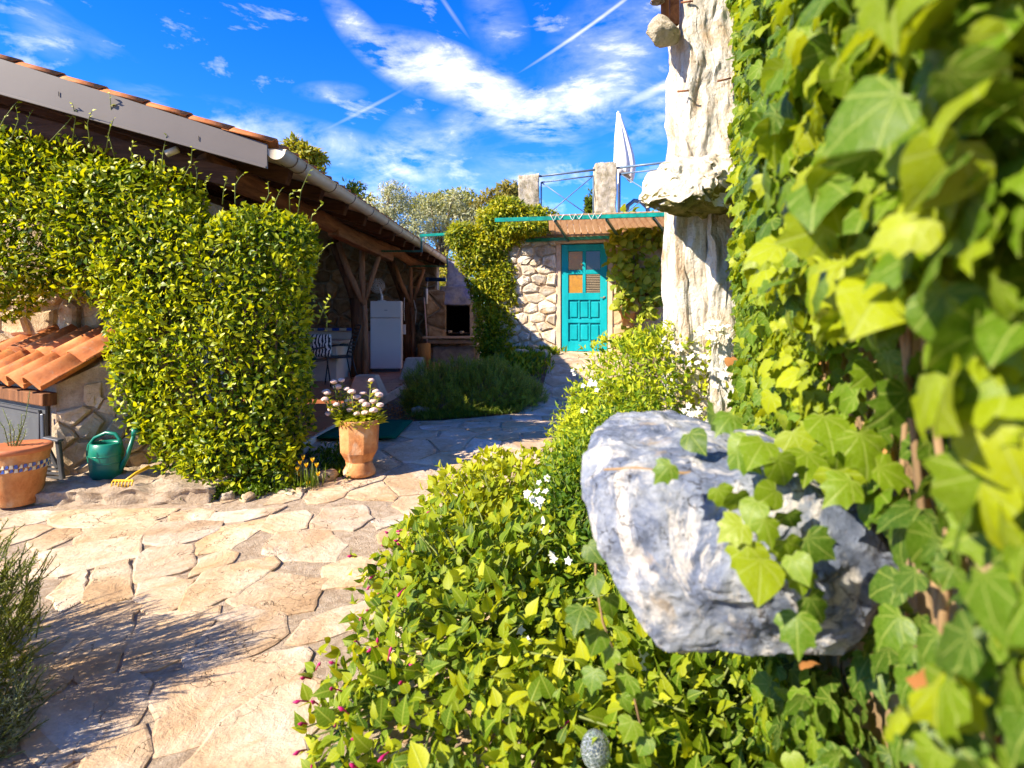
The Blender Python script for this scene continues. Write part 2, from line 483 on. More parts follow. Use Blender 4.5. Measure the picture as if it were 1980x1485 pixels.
def leaf_lobed(half, cy=.3, fold=.1, bend=.3, wave=.05, wid=1.0):
    ring = [(x * wid, y) for x, y in half] + [(-x * wid, y) for x, y in half[-2:0:-1]]
    def zz(x, y, i=0): return fold * abs(x) - bend * (y - .2) ** 2 - .35 * x * x + wave * math.sin(i * 2.4)
    v = [(0, cy, .02)]; m = len(ring)
    v += [(lerp(0, x, .55), lerp(cy, y, .55), zz(x * .55, lerp(cy, y, .55))) for x, y in ring]
    v += [(x, y, zz(x, y, i)) for i, (x, y) in enumerate(ring)]
    f = [(0, 1 + (i + 1) % m, 1 + i) for i in range(m)] + [(1 + i, 1 + (i + 1) % m, 1 + m + (i + 1) % m, 1 + m + i) for i in range(m)]
    return v, f
IVY = [(0, .06), (.16, -.02), (.36, .02), (.5, .14), (.6, .3), (.44, .4), (.42, .5), (.44, .68), (.24, .7), (.13, .84), (0, 1.02)]
HEART = [(0, .08), (.18, -.02), (.38, .06), (.5, .26), (.48, .46), (.36, .66), (.2, .84), (0, 1.02)]
VINE = [(0, .1), (.2, 0), (.42, .06), (.56, .22), (.5, .38), (.58, .56), (.38, .62), (.36, .8), (.16, .82), (0, 1.0)]

def unit(a): return a / np.maximum(np.linalg.norm(a, axis=1, keepdims=True), 1e-9)
def leaf_frames(d, n):
    y = unit(d); x = unit(np.cross(y, n)); z = np.cross(x, y)
    return x, y, z
def np_leaves(name, tmpls, pick, pos, d, n, sc, tint, mat):
    """one mesh holding many leaves, each with real blades; tint is the age of the leaf"""
    Vs, Ls, St, To, UV, Ti = [], [], [], [], [], []; voff = 0; loff = 0
    for k, (tv, tf) in enumerate(tmpls):
        m = np.where(pick == k)[0]
        if not len(m): continue
        T = np.array(tv, dtype=np.float64); x, y, z = leaf_frames(d[m], n[m])
        s = sc[m][:, None, None]
        V = pos[m][:, None, :] + s * (T[None, :, 0:1] * x[:, None, :] + T[None, :, 1:2] * y[:, None, :] + T[None, :, 2:3] * z[:, None, :])
        nv = len(tv); cnt = len(m)
        Vs.append(V.reshape(-1, 3)); Ti.append(np.repeat(tint[m], nv))
        fl = np.array([i for q in tf for i in q]); tot = np.array([len(q) for q in tf]); st = np.concatenate(([0], np.cumsum(tot)[:-1]))
        Ls.append((fl[None, :] + (voff + np.arange(cnt) * nv)[:, None]).ravel())
        St.append((st[None, :] + (loff + np.arange(cnt) * len(fl))[:, None]).ravel()); To.append(np.tile(tot, cnt))
        uv = np.stack([T[fl, 0] * .8 + .5, T[fl, 1]], 1); UV.append(np.tile(uv, (cnt, 1)))
        voff += cnt * nv; loff += cnt * len(fl)
    V = np.concatenate(Vs); L = np.concatenate(Ls).astype(np.int32); S = np.concatenate(St).astype(np.int32); T = np.concatenate(To).astype(np.int32)
    me = bpy.data.meshes.new(name)
    me.vertices.add(len(V)); me.vertices.foreach_set('co', V.astype(np.float32).ravel())
    me.loops.add(len(L)); me.loops.foreach_set('vertex_index', L)
    me.polygons.add(len(S)); me.polygons.foreach_set('loop_start', S); me.polygons.foreach_set('loop_total', T)
    me.polygons.foreach_set('use_smooth', np.ones(len(S), dtype=bool))
    me.update(calc_edges=True)
    at = me.attributes.new('tint', 'FLOAT', 'POINT'); at.data.foreach_set('value', np.concatenate(Ti).astype(np.float32))
    ul = me.uv_layers.new(name='UVMap'); ul.data.foreach_set('uv', np.concatenate(UV).astype(np.float32).ravel())
    me.materials.append(mat); me.validate()
    return me
CAMP = np.array([0, 0, EYE])
def foliage(root, tmpls, pos, d, n, sc, tint, mat, sep=300, outer=None, part='leaf', mass='foliage', rs=0):
    """the leaves that show largest become objects of their own, the rest one joined part"""
    rg = np.random.default_rng(rs); N = len(pos)
    pick = rg.integers(0, len(tmpls), N)
    rel = pos - CAMP; Y = np.maximum(rel[:, 1], .05)
    px = CX + F * rel[:, 0] / Y; py = HY - F * rel[:, 2] / Y
    score = sc / Y
    score = np.where((px < -20) | (px > 2000) | (py < -20) | (py > 1500) | (rel[:, 1] < .05), 0, score)
    if outer is not None: score = score * outer
    sep = min(sep, N)
    idx = np.argsort(-score)[:sep]; idx = idx[score[idx] > 0]
    mask = np.ones(N, bool); mask[idx] = False
    if mask.any():
        me = np_leaves(mass, tmpls, pick[mask], pos[mask], d[mask], n[mask], sc[mask], tint[mask], mat)
        tag(obj(mass, me, root), kind='stuff')
    if len(idx):
        levels = 6; var = {}
        x, y, z = leaf_frames(d[idx], n[idx])
        inv = world_of(root).inverted()
        for j, i in enumerate(idx):
            q = int(min(levels - 1, max(0, tint[i] * levels)))
            key = (pick[i], q)
            if key not in var:
                one = np.array([[0., 0., 0.]])
                var[key] = np_leaves(part, [tmpls[pick[i]]], np.array([0]), one, np.array([[0., 1., 0.]]), np.array([[0., 0., 1.]]), np.array([1.]), np.array([(q + .5) / levels]), mat)
            o = bpy.data.objects.new(part, var[key]); scene.collection.objects.link(o)
            o.parent = root; o.matrix_parent_inverse = inv
            s = sc[i]
            o.matrix_basis = Matrix(((x[j][0] * s, y[j][0] * s, z[j][0] * s, pos[i][0]), (x[j][1] * s, y[j][1] * s, z[j][1] * s, pos[i][1]), (x[j][2] * s, y[j][2] * s, z[j][2] * s, pos[i][2]), (0, 0, 0, 1)))
def noise3(pos, f, seed=0.0): return np.array([noise.noise(Vector(p) * f + Vector((seed, seed, seed))) for p in pos])
def blobs(ells, N, seed, shell=.3, p=2.5, lump=.14, lf=3.0, inner=.25, tilt=True):
    """points through the outer shell of a union of rounded volumes; returns positions, outward normals and depth 0..1"""
    rg = np.random.default_rng(seed)
    w = np.array([(e[3] * e[4] + e[4] * e[5] + e[3] * e[5]) for e in ells]); w = w / w.sum()
    which = rg.choice(len(ells), N, p=w)
    E = np.array([e[:6] for e in ells])[which]
    q = rg.normal(size=(N, 3)); q = q / (np.abs(q) ** p).sum(1, keepdims=True) ** (1 / p)
    r = np.where(rg.random(N) < inner, rg.uniform(.35, 1 - shell, N), 1 - shell * rg.random(N) ** 1.6)
    pos = E[:, :3] + q * E[:, 3:6] * r[:, None]
    if lump:
        l = noise3(pos, lf, seed) * .65 + noise3(pos, lf * 2.7, seed + 5) * .35
        pos = E[:, :3] + q * E[:, 3:6] * (r * (1 + lump * 2 * l))[:, None]
    nrm = unit(np.sign(q) * np.abs(q) ** (p - 1) / E[:, 3:6])
    depth = r.copy()
    for k, e in enumerate(ells):                    # drop what lies deep inside a neighbour
        t = (np.abs((pos - np.array(e[:3])) / np.array(e[3:6])) ** p).sum(1) ** (1 / p)
        depth = np.where((which != k) & (t < .82) & (depth > 0), np.where(rg.random(N) < .75, -1, .5), depth)
    ok = depth > 0
    return pos[ok], nrm[ok], depth[ok], rg
def orient(nrm, rg, up=.35, out=.6, rnd=.6, light=.5):
    N = len(nrm)
    d = nrm * out + rg.normal(size=(N, 3)) * rnd + np.array([0, 0, up])
    n = nrm * .5 + np.array([sx, sy, sz]) * light + rg.normal(size=(N, 3)) * .45 + np.array([0, 0, .25])
    return d, n
def stalks(root, name, ends, base, mat, r0=.012, r1=.003, seed=0, n=5):
    rnd = random.Random(seed); mb = MB()
    for e in ends:
        b = Vector(base) + Vector((rnd.uniform(-.1, .1), rnd.uniform(-.1, .1), 0)); e = Vector(e)
        m = b.lerp(e, .5) + Vector((rnd.uniform(-.08, .08), rnd.uniform(-.08, .08), rnd.uniform(0, .1)))
        mb.tube([b, m, e], [r0, (r0 + r1) / 2, r1], n)
    return tag(mb.build(name, mat, root, True), kind='stuff')
def shrub(root, ells, N, tmpls, size, mat, seed, tint=(.2, .8), shell=.3, lump=.14, lf=3.0, p=2.5, sep=300, up=.35, out=.6, rnd=.6, light=.5, inner=.25, gmin=None, keep=None, tipy=.3):
    pos, nrm, dep, rg = blobs(ells, N, seed, shell, p, lump, lf, inner)
    ok = np.ones(len(pos), bool)
    if gmin is not None: ok &= np.array([q[2] > ground(q[0], q[1]) + gmin for q in pos])
    if keep is not None: ok &= keep(pos)
    pos, nrm, dep = pos[ok], nrm[ok], dep[ok]
    d, n = orient(nrm, rg, up, out, rnd, light)
    sc = rg.uniform(size[0], size[1], len(pos))
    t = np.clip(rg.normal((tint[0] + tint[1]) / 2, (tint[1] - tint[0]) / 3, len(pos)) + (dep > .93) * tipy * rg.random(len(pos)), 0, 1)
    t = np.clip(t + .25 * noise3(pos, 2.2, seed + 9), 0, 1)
    foliage(root, tmpls, pos, d, n, sc, t, mat, sep, outer=(dep > .85) * (nrm[:, 1] < .3) + .02, rs=seed)
    return pos, nrm, dep

# ------------------------------------------------------------------ the palette
M = {}
M['lime'] = stone_mat('pale_limestone', [(.40, .25, .12), (.60, .43, .25), (.70, .55, .36), (.76, .65, .49)], 5, .8, .03, .3)
def flag_mat():
    t = NT('paving_limestone'); c = t.coord('Object', None, True)
    n1 = t.noise(c, 2.6, 8, .6, .5)
    col = t.ramp(n1, [(.3, (.40, .26, .15)), (.44, (.53, .38, .245)), (.56, (.60, .475, .35)), (.68, (.66, .58, .48))])
    s1 = t.noise(c, 6, 6, .65, 1.0)
    col = t.mix(t.ramp(s1, [(.55, 0.0), (.68, .8)]), col, (.50, .33, .19))
    n2 = t.noise(c, 34, 8, .72)
    col = t.mix(.5, col, t.ramp(n2, [(.3, .5), (.58, 1.0)]), 'MULTIPLY')
    w = t.n('ShaderNodeVectorMath', {0: c, 1: t.n('ShaderNodeTexNoise', {'Vector': c, 'Scale': 5.0, 'Detail': 4.0}).outputs['Color']}, operation='ADD').outputs[0]
    cr = t.n('ShaderNodeTexVoronoi', {'Vector': w, 'Scale': 2.3}, feature='DISTANCE_TO_EDGE').outputs['Distance']
    ck = t.math('MULTIPLY', t.ramp(cr, [(.004, 1.0), (.012, 0.0)]), t.ramp(t.noise(c, 3.1, 3), [(.5, 0.0), (.58, 1.0)]))
    col = t.mix(t.math('MULTIPLY', ck, .75), col, (.16, .10, .055))
    r = t.n('ShaderNodeMapRange', {'Value': t.rnd(), 'To Min': .8, 'To Max': 1.08}).outputs[0]
    r2 = t.n('ShaderNodeMapRange', {'Value': t.math('FRACT', t.math('MULTIPLY', t.rnd(), 7.31)), 'To Min': .78, 'To Max': 1.05}).outputs[0]
    col = t.mix(1.0, col, t.n('ShaderNodeCombineColor', {0: r, 1: t.math('MULTIPLY', r, t.math('POWER', r2, .3)), 2: t.math('MULTIPLY', r, r2)}).outputs[0], 'MULTIPLY')
    h = t.math('SUBTRACT', t.math('ADD', t.math('MULTIPLY', n1, 1.5), t.math('ADD', t.math('MULTIPLY', s1, .8), t.math('MULTIPLY', n2, .45))), t.math('MULTIPLY', ck, .6))
    t.princ(col, .88, .2, t.bump(h, .8, .02)); return t.m
M['flag'] = flag_mat()
M['flag_mortar'] = stone_mat('paving_mortar', [(.36, .25, .16), (.52, .40, .28), (.62, .51, .39)], 22, 1.0, .02, 0)
M['mortar'] = stone_mat('wall_mortar', [(.34, .25, .16), (.46, .36, .25), (.55, .46, .34)], 9, .9, .02, 0)
M['white_mortar'] = stone_mat('white_wall_mortar', [(.40, .27, .15), (.60, .46, .30), (.70, .58, .42)], 7, .8, .02, 0)
M['white_stone'] = stone_mat('white_wall_stone', [(.50, .33, .18), (.68, .54, .37), (.76, .68, .55), (.8, .75, .66)], 6, .9, .03, .25)
M['brown_stone'] = stone_mat('brown_wall_stone', [(.24, .14, .07), (.46, .31, .17), (.60, .47, .31)], 5, .8, .03, .4)
M['plaster'] = stone_mat('old_plaster', [(.44, .28, .15), (.56, .38, .22), (.66, .5, .34)], 3, .6, .02, 0)
def karst_mat():
    t = NT('weathered_limestone'); c = t.coord('Object', (1.5, 1.5, .8))
    n = t.noise(c, 6, 10, .65, .5)
    col = t.ramp(n, [(.30, (.44, .30, .18)), (.40, (.66, .54, .40)), (.5, (.78, .72, .62)), (.66, (.84, .81, .75))])
    s1 = t.noise(t.coord(), 4, 8, .7, .6)
    col = t.mix(t.ramp(s1, [(.58, 0.0), (.68, .7)]), col, (.62, .42, .22))
    f = t.noise(t.coord(), 48, 10, .75)
    col = t.mix(.6, col, t.ramp(f, [(.34, .5), (.48, 1.0)]), 'MULTIPLY')
    v = t.n('ShaderNodeTexVoronoi', {'Vector': c, 'Scale': 26.0}).outputs['Distance']
    h = t.math('ADD', t.math('ADD', t.math('MULTIPLY', n, 1.4), t.math('MULTIPLY', f, .8)), t.math('MINIMUM', v, .3))
    t.princ(col, .95, .15, t.bump(h, 1.0, .03)); return t.m
M['karst'] = karst_mat()
M['corbel'] = stone_mat('corbel_limestone', [(.24, .2, .1), (.52, .45, .33), (.70, .63, .52)], 9, 1.0, .03, 0, pit=.5)
M['rock'] = stone_mat('grey_rock', [(.24, .23, .22), (.40, .38, .35), (.55, .52, .47)], 7, .8, .02, .15)
M['concrete'] = stone_mat('rough_concrete', [(.36, .26, .17), (.48, .37, .26), (.56, .46, .34)], 12, 1.0, .02, 0)
M['paleconc'] = stone_mat('smooth_concrete', [(.50, .35, .23), (.60, .44, .30), (.66, .52, .38)], 5, .3, .01, .1)
M['soil'] = stone_mat('dry_soil', [(.10, .06, .035), (.18, .115, .07), (.28, .2, .13)], 12, 1.0, .03, 0)
M['log'] = wood_mat('dark_log', (.07, .028, .012), (.26, .11, .045), (7, 7, .6), 3)
M['beam'] = wood_mat('beam_wood', (.12, .045, .018), (.34, .15, .06), (5, .5, 5), 3)
M['brace'] = wood_mat('brace_wood', (.28, .12, .055), (.5, .27, .14), (7, 7, .8), 3)
M['rafter'] = wood_mat('rafter_wood', (.05, .02, .01), (.14, .06, .03), (.6, 6, 6), 3)
M['board'] = wood_mat('pale_board', (.5, .38, .26), (.66, .53, .39), (4, .5, 4), 3)
def reed_mat():
    t = NT('reed_board'); c = t.coord('Object', (9, .6, 9))
    col = t.ramp(t.noise(c, 4, 6, .6), [(.3, (.66, .46, .30)), (.7, (.84, .66, .46))])
    p = t.n('ShaderNodeBsdfPrincipled', {'Base Color': col, 'Roughness': .8}); tr = t.n('ShaderNodeBsdfTranslucent', {'Color': col})
    mx = t.n('ShaderNodeMixShader', {0: .7, 1: p.outputs[0], 2: tr.outputs[0]}); t.t.links.new(mx.outputs[0], t.out.inputs[0]); return t.m
M['mat_board'] = reed_mat()
M['old_board'] = wood_mat('pergola_board', (.55, .34, .2), (.72, .5, .32), (6, .5, 6), 3)
M['log_yellow'] = wood_mat('yellow_log', (.34, .17, .05), (.5, .28, .09), (6, 6, .6), 3)
M['bark'] = wood_mat('bark', (.1, .065, .04), (.24, .17, .11), (6, 6, 1), 4)
M['stem'] = plain('green_stem', (.13, .16, .035), .6)
M['brownstem'] = plain('brown_stem', (.28, .18, .09), .8)
def tile_mat(name, c1, c2, c3):
    t = NT(name); c = t.coord('Object', None, True)
    col = t.ramp(t.noise(c, 7, 8, .6), [(.3, c1), (.52, c2), (.74, c3)])
    r = t.n('ShaderNodeMapRange', {'Value': t.rnd(), 'To Min': .72, 'To Max': 1.15}).outputs[0]
    col = t.mix(1.0, col, t.n('ShaderNodeCombineColor', {0: r, 1: r, 2: r}).outputs[0], 'MULTIPLY')
    sp = t.noise(c, 26, 8, .7)
    col = t.mix(t.ramp(sp, [(.56, 0.0), (.66, .55)]), col, (.30, .22, .14))
    col = t.mix(t.ramp(t.noise(c, 11, 6, .6), [(.58, 0.0), (.7, .5)]), col, (.12, .07, .04))
    t.princ(col, .75, .25, t.bump(sp, .5, .008)); return t.m
M['tile'] = tile_mat('terracotta_tile', (.30, .085, .022), (.50, .165, .045), (.58, .25, .09))
M['pot'] = stone_mat('terracotta_pot', [(.26, .10, .035), (.50, .20, .07), (.58, .28, .11), (.62, .40, .22)], 5, .7, .012, 0, stain=(.60, .46, .32))
M['rim'] = plain('terracotta_rim', (.46, .15, .06), .55)
M['fascia'] = plain('brown_metal_fascia', (.125, .105, .092), .45, .4, .05, 3, .03)
M['gutter'] = plain('painted_metal_gutter', (.50, .43, .32), .4, .45, .12, 5, .05)
M['gutter_dark'] = plain('gutter_clip', (.16, .12, .09), .5)
M['green_steel'] = plain('green_painted_steel', (.0, .23, .17), .4, .5, .3, 12, .1)
M['dkgreen_steel'] = plain('dark_green_steel', (.015, .09, .06), .4, .5, .2, 12, .1)
M['blue_steel'] = plain('blue_grey_steel', (.10, .16, .24), .4, .5)
M['white_paint'] = plain('white_plaster', (.78, .64, .48), .8, .2, .06, 4)
M['fridge'] = plain('white_enamel', (.80, .75, .68), .3, .5, .02, 2, 0)
M['badge'] = plain('grey_badge', (.25, .25, .27), .4)
M['black'] = plain('black_metal', (.02, .02, .022), .45, .5)
M['soot'] = plain('soot', (.006, .005, .005), .95, .05)
M['white_plastic'] = plain('white_plastic', (.75, .74, .7), .4, .5, .03)
M['dark_grey'] = plain('dark_grey_plastic', (.065, .07, .08), .4, .5, .1)
M['grey_panel'] = plain('grey_panel', (.075, .08, .085), .5, .4, .1)
M['can'] = plain('green_plastic', (.006, .16, .105), .32, .5, .08, 5, .03)
M['yellow'] = plain('yellow_plastic', (.72, .42, .02), .4, .5)
M['orange'] = plain('orange_plastic', (.62, .13, .02), .45, .5)
M['teal'] = stone_mat('turquoise_paint', [(.0, .24, .28), (.0, .33, .37), (.02, .38, .42)], 2.5, .15, .003, 0, stretch=(1, 1, .3), rough=.5)
M['teal_dark'] = plain('turquoise_groove', (.0, .25, .29), .5, .4, .08, 6, .1)
M['amber'] = plain('amber_glass', (.36, .17, .012), .25, .5, .15, 20, .1)
M['dark_glass'] = plain('dark_glass', (.035, .028, .026), .12, .6, .1)
M['mesh_back'] = plain('dark_void', (.03, .025, .02), .8)
M['mesh_wire'] = plain('mesh_wire', (.3, .24, .16), .6)
M['cloth_white'] = plain('white_canvas', (.78, .74, .7), .9, .1, .04, 6, .1)
M['blue_pipe'] = plain('blue_plastic', (.02, .07, .2), .4, .5)
M['blue_tile'] = plain('blue_ceramic', (.04, .10, .38), .2, .6)
M['cream_tile'] = plain('cream_ceramic', (.7, .6, .42), .25, .5)
M['chimney'] = stone_mat('limewashed_stone', [(.22, .22, .27), (.38, .36, .37), (.5, .46, .43)], 5, .7, .02, .2, stain=(.24, .25, .42))
M['rust'] = plain('rusty_iron', (.2, .075, .03), .8)
def carpet():
    t = NT('green_carpet'); c = t.coord()
    t.princ(t.ramp(t.noise(c, 90, 4), [(.3, (.003, .06, .032)), (.7, (.006, .12, .065))]), .95, .05, t.bump(t.noise(c, 220, 3), .8, .006)); return t.m
M['carpet'] = carpet()
def zebra():
    t = NT('zebra_print'); c = t.coord()
    w = t.n('ShaderNodeTexWave', {'Vector': c, 'Scale': 7.0, 'Distortion': 6.0, 'Detail': 2.0, 'Detail Scale': 1.4}).outputs['Fac']
    t.princ(t.ramp(w, [(.46, (.03, .03, .035)), (.54, (.68, .63, .58))]), .9, .1); return t.m
M['zebra'] = zebra()
def floor_tile_mat():
    t = NT('glazed_floor_tile'); c = t.coord('Object', None, True)
    col = t.ramp(t.noise(c, 5, 5), [(.3, (.34, .11, .045)), (.7, (.46, .17, .07))])
    t.princ(col, .32, .45, t.bump(t.noise(c, 30, 4), .08, .004)); return t.m
M['floor_tile'] = floor_tile_mat()
def boulder_mat():
    t = NT('blue_grey_boulder'); c = t.coord()
    n = t.noise(c, 7, 12, .68, .5)
    n1 = t.noise(t.coord('Object', (1.0, 1.0, .5)), 11, 10, .7, 1.0)
    col = t.ramp(n, [(.35, (.085, .11, .17)), (.46, (.18, .215, .30)), (.56, (.36, .39, .44)), (.67, (.66, .64, .60))])
    col = t.mix(t.ramp(n1, [(.53, 0.0), (.60, .8)]), col, (.70, .66, .60))
    n3 = t.noise(c, 9, 8, .65, .4)
    col = t.mix(t.ramp(n3, [(.60, 0.0), (.68, .6)]), col, (.44, .32, .18))
    v = t.n('ShaderNodeTexVoronoi', {'Vector': c, 'Scale': 75.0, 'Randomness': 1.0}).outputs['Distance']
    col = t.mix(t.math('MULTIPLY', t.ramp(v, [(.1, 1.0), (.24, 0.0)]), t.ramp(n3, [(.42, .8), (.56, .0)])), col, (.09, .09, .10))
    w = t.n('ShaderNodeVectorMath', {0: c, 1: t.n('ShaderNodeTexNoise', {'Vector': c, 'Scale': 9.0, 'Detail': 6.0}).outputs['Color']}, operation='ADD').outputs[0]
    cr = t.n('ShaderNodeTexVoronoi', {'Vector': w, 'Scale': 3.2}, feature='DISTANCE_TO_EDGE').outputs['Distance']
    ck = t.math('MULTIPLY', t.ramp(cr, [(.003, 1.0), (.014, 0.0)]), t.ramp(t.noise(c, 5, 3), [(.48, 0.0), (.56, 1.0)]))
    col = t.mix(t.math('MULTIPLY', ck, .8), col, (.07, .06, .055))
    f = t.noise(c, 90, 10, .75)
    col = t.mix(.5, col, t.ramp(f, [(.34, .4), (.56, 1.0)]), 'MULTIPLY')
    h = t.math('SUBTRACT', t.math('ADD', t.math('MULTIPLY', n, 1.6), t.math('MULTIPLY', f, .7)), ck)
    t.princ(col, .85, .25, t.bump(h, 1.0, .012)); return t.m
M['boulder'] = boulder_mat()
def corbel_under():
    t = NT('mossy_limestone'); c = t.coord()
    n = t.noise(c, 8, 8, .65, .4)
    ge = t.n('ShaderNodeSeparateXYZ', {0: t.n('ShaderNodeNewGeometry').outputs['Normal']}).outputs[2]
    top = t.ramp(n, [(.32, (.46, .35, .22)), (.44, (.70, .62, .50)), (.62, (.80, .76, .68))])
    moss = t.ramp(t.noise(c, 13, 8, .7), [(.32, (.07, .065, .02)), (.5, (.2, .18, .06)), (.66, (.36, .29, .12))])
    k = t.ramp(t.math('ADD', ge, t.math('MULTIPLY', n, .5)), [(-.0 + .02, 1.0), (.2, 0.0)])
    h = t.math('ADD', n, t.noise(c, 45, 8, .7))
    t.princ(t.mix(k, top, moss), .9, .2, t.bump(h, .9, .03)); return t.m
M['mossy'] = corbel_under()
def glass_mat():
    t = NT('crackled_glass'); c = t.coord()
    v = t.n('ShaderNodeTexVoronoi', {'Vector': c, 'Scale': 130.0}, feature='DISTANCE_TO_EDGE').outputs['Distance']
    k = t.ramp(v, [(.0, 1.0), (.06, 0.0)]); t.princ(t.mix(k, (.72, .9, .95), (.8, .85, .85)), .06, .6, t.bump(k, .6, .002), Transmission_Weight=t.math('SUBTRACT', .92, t.math('MULTIPLY', k, .8)), IOR=1.25); return t.m
M['glass'] = glass_mat()
# leaves
M['hedge'] = leaf_mat('hedge_leaf', (.016, .05, .004), (.12, .20, .006), (.50, .53, .010), .38, .4, .28)
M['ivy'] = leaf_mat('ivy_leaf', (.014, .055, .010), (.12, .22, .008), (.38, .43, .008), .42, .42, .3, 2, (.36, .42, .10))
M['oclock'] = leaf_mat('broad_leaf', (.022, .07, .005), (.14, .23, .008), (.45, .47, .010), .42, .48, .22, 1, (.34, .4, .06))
M['jasmine'] = leaf_mat('jasmine_leaf', (.025, .08, .006), (.15, .25, .010), (.50, .53, .02), .4, .48, .22)
M['creeper'] = leaf_mat('creeper_leaf', (.03, .08, .006), (.17, .24, .008), (.55, .50, .015), .36, .42, .28)
M['vine'] = leaf_mat('vine_leaf', (.04, .1, .01), (.17, .26, .014), (.46, .48, .03), .45, .45, .25, 2)
M['olive'] = leaf_mat('olive_leaf', (.18, .21, .09), (.38, .40, .2), (.62, .60, .4), .25, .5, .4)
M['tree'] = leaf_mat('tree_leaf', (.08, .13, .012), (.24, .27, .018), (.50, .42, .03), .4, .5, .3)
M['ochre'] = leaf_mat('ochre_leaf', (.08, .085, .02), (.2, .19, .03), (.36, .28, .05), .35, .55, .3)
M['needle'] = leaf_mat('rosemary_needle', (.035, .07, .006), (.14, .19, .012), (.40, .42, .03), .25, .5, .25)
M['silver'] = leaf_mat('silver_leaf', (.09, .14, .08), (.2, .26, .16), (.42, .47, .32), .2, .6, .3)
M['sedum'] = leaf_mat('sedum_leaf', (.09, .16, .010), (.34, .40, .02), (.58, .56, .03), .35, .45, .3)
M['grass'] = leaf_mat('grass_blade', (.03, .08, .006), (.11, .18, .012), (.3, .33, .03), .3, .5, .3)
M['dead'] = leaf_mat('dry_leaf', (.22, .08, .025), (.4, .17, .05), (.55, .3, .1), .3, .6, .3)
M['petal_white'] = leaf_mat('white_petal', (.74, .74, .68), (.8, .8, .74), (.84, .83, .76), .3, .6, .2)
M['petal_yellow'] = leaf_mat('yellow_petal', (.72, .42, .01), (.8, .52, .015), (.82, .6, .03), .3, .5, .3)
M['magenta'] = plain('magenta_petal', (.42, .008, .12), .5, .4, .2)
M['pink'] = stone_mat('pink_flower', [(.66, .38, .34), (.78, .56, .48), (.82, .70, .58)], 60, .8, .006, .15)

# ------------------------------------------------------------------ ground and path
def build_ground():
    xs = sorted(set([-900, -300, -120, -60, -30, -18] + [round(-12 + .4 * i, 2) for i in range(46)] + [7, 9, 12, 18, 30, 60, 120, 300, 900]))
    ys = sorted(set([-300, -60, -20, -8, -4] + [round(-2 + .35 * i, 2) for i in range(56)] + [19, 22, 27, 35, 50, 80, 140, 300, 900, 2000]))
    v = []; f = []
    for y in ys:
        for x in xs:
            far = max(abs(x), abs(y))
            z = ground(x, y) - .012 + .02 * nz((x, y, 0), 1.5)
            v.append((x, y, z))
    n = len(xs)
    for j in range(len(ys) - 1):
        for i in range(n - 1): f.append((j * n + i, j * n + i + 1, (j + 1) * n + i + 1, (j + 1) * n + i))
    tag(obj('ground', mk_mesh('ground', v, f, M['soil'], True)), 'dry brown soil under the garden plants', 'ground', kind='structure')
build_ground()

PL = [(-1, -5.6), (4.12, -5.6), (4.2, -2.5), (4.42, -1.62), (5.5, -1.94), (6.64, -1.94), (6.7, -1.16), (6.95, .05), (7.8, .39), (9, .57), (10.25, .62)]
PR = [(-1, .9), (2, .3), (4, .3), (6, .8), (7, 1.2), (9, 1.9), (10.25, 2.1)]
def path_mesh():
    ys = np.concatenate((np.arange(-1, 4.1, .3), np.arange(4.12, 10.3, .12))); v = []; f = []; k = 24
    for y in ys:
        l, r = interp(PL, y), interp(PR, y)
        for i in range(k + 1):
            x = lerp(l, r, i / k); v.append((x, y, ground(x, y) + .012 + .006 * nz((x, y, 0), 5)))
    for j in range(len(ys) - 1):
        for i in range(k): f.append((j * (k + 1) + i, j * (k + 1) + i + 1, (j + 1) * (k + 1) + i + 1, (j + 1) * (k + 1) + i))
    return mk_mesh('path', v, f, M['flag_mortar'], True)
path = tag(obj('path', path_mesh()), 'crazy paving of pale stone slabs leading to the turquoise door', 'path', kind='structure')
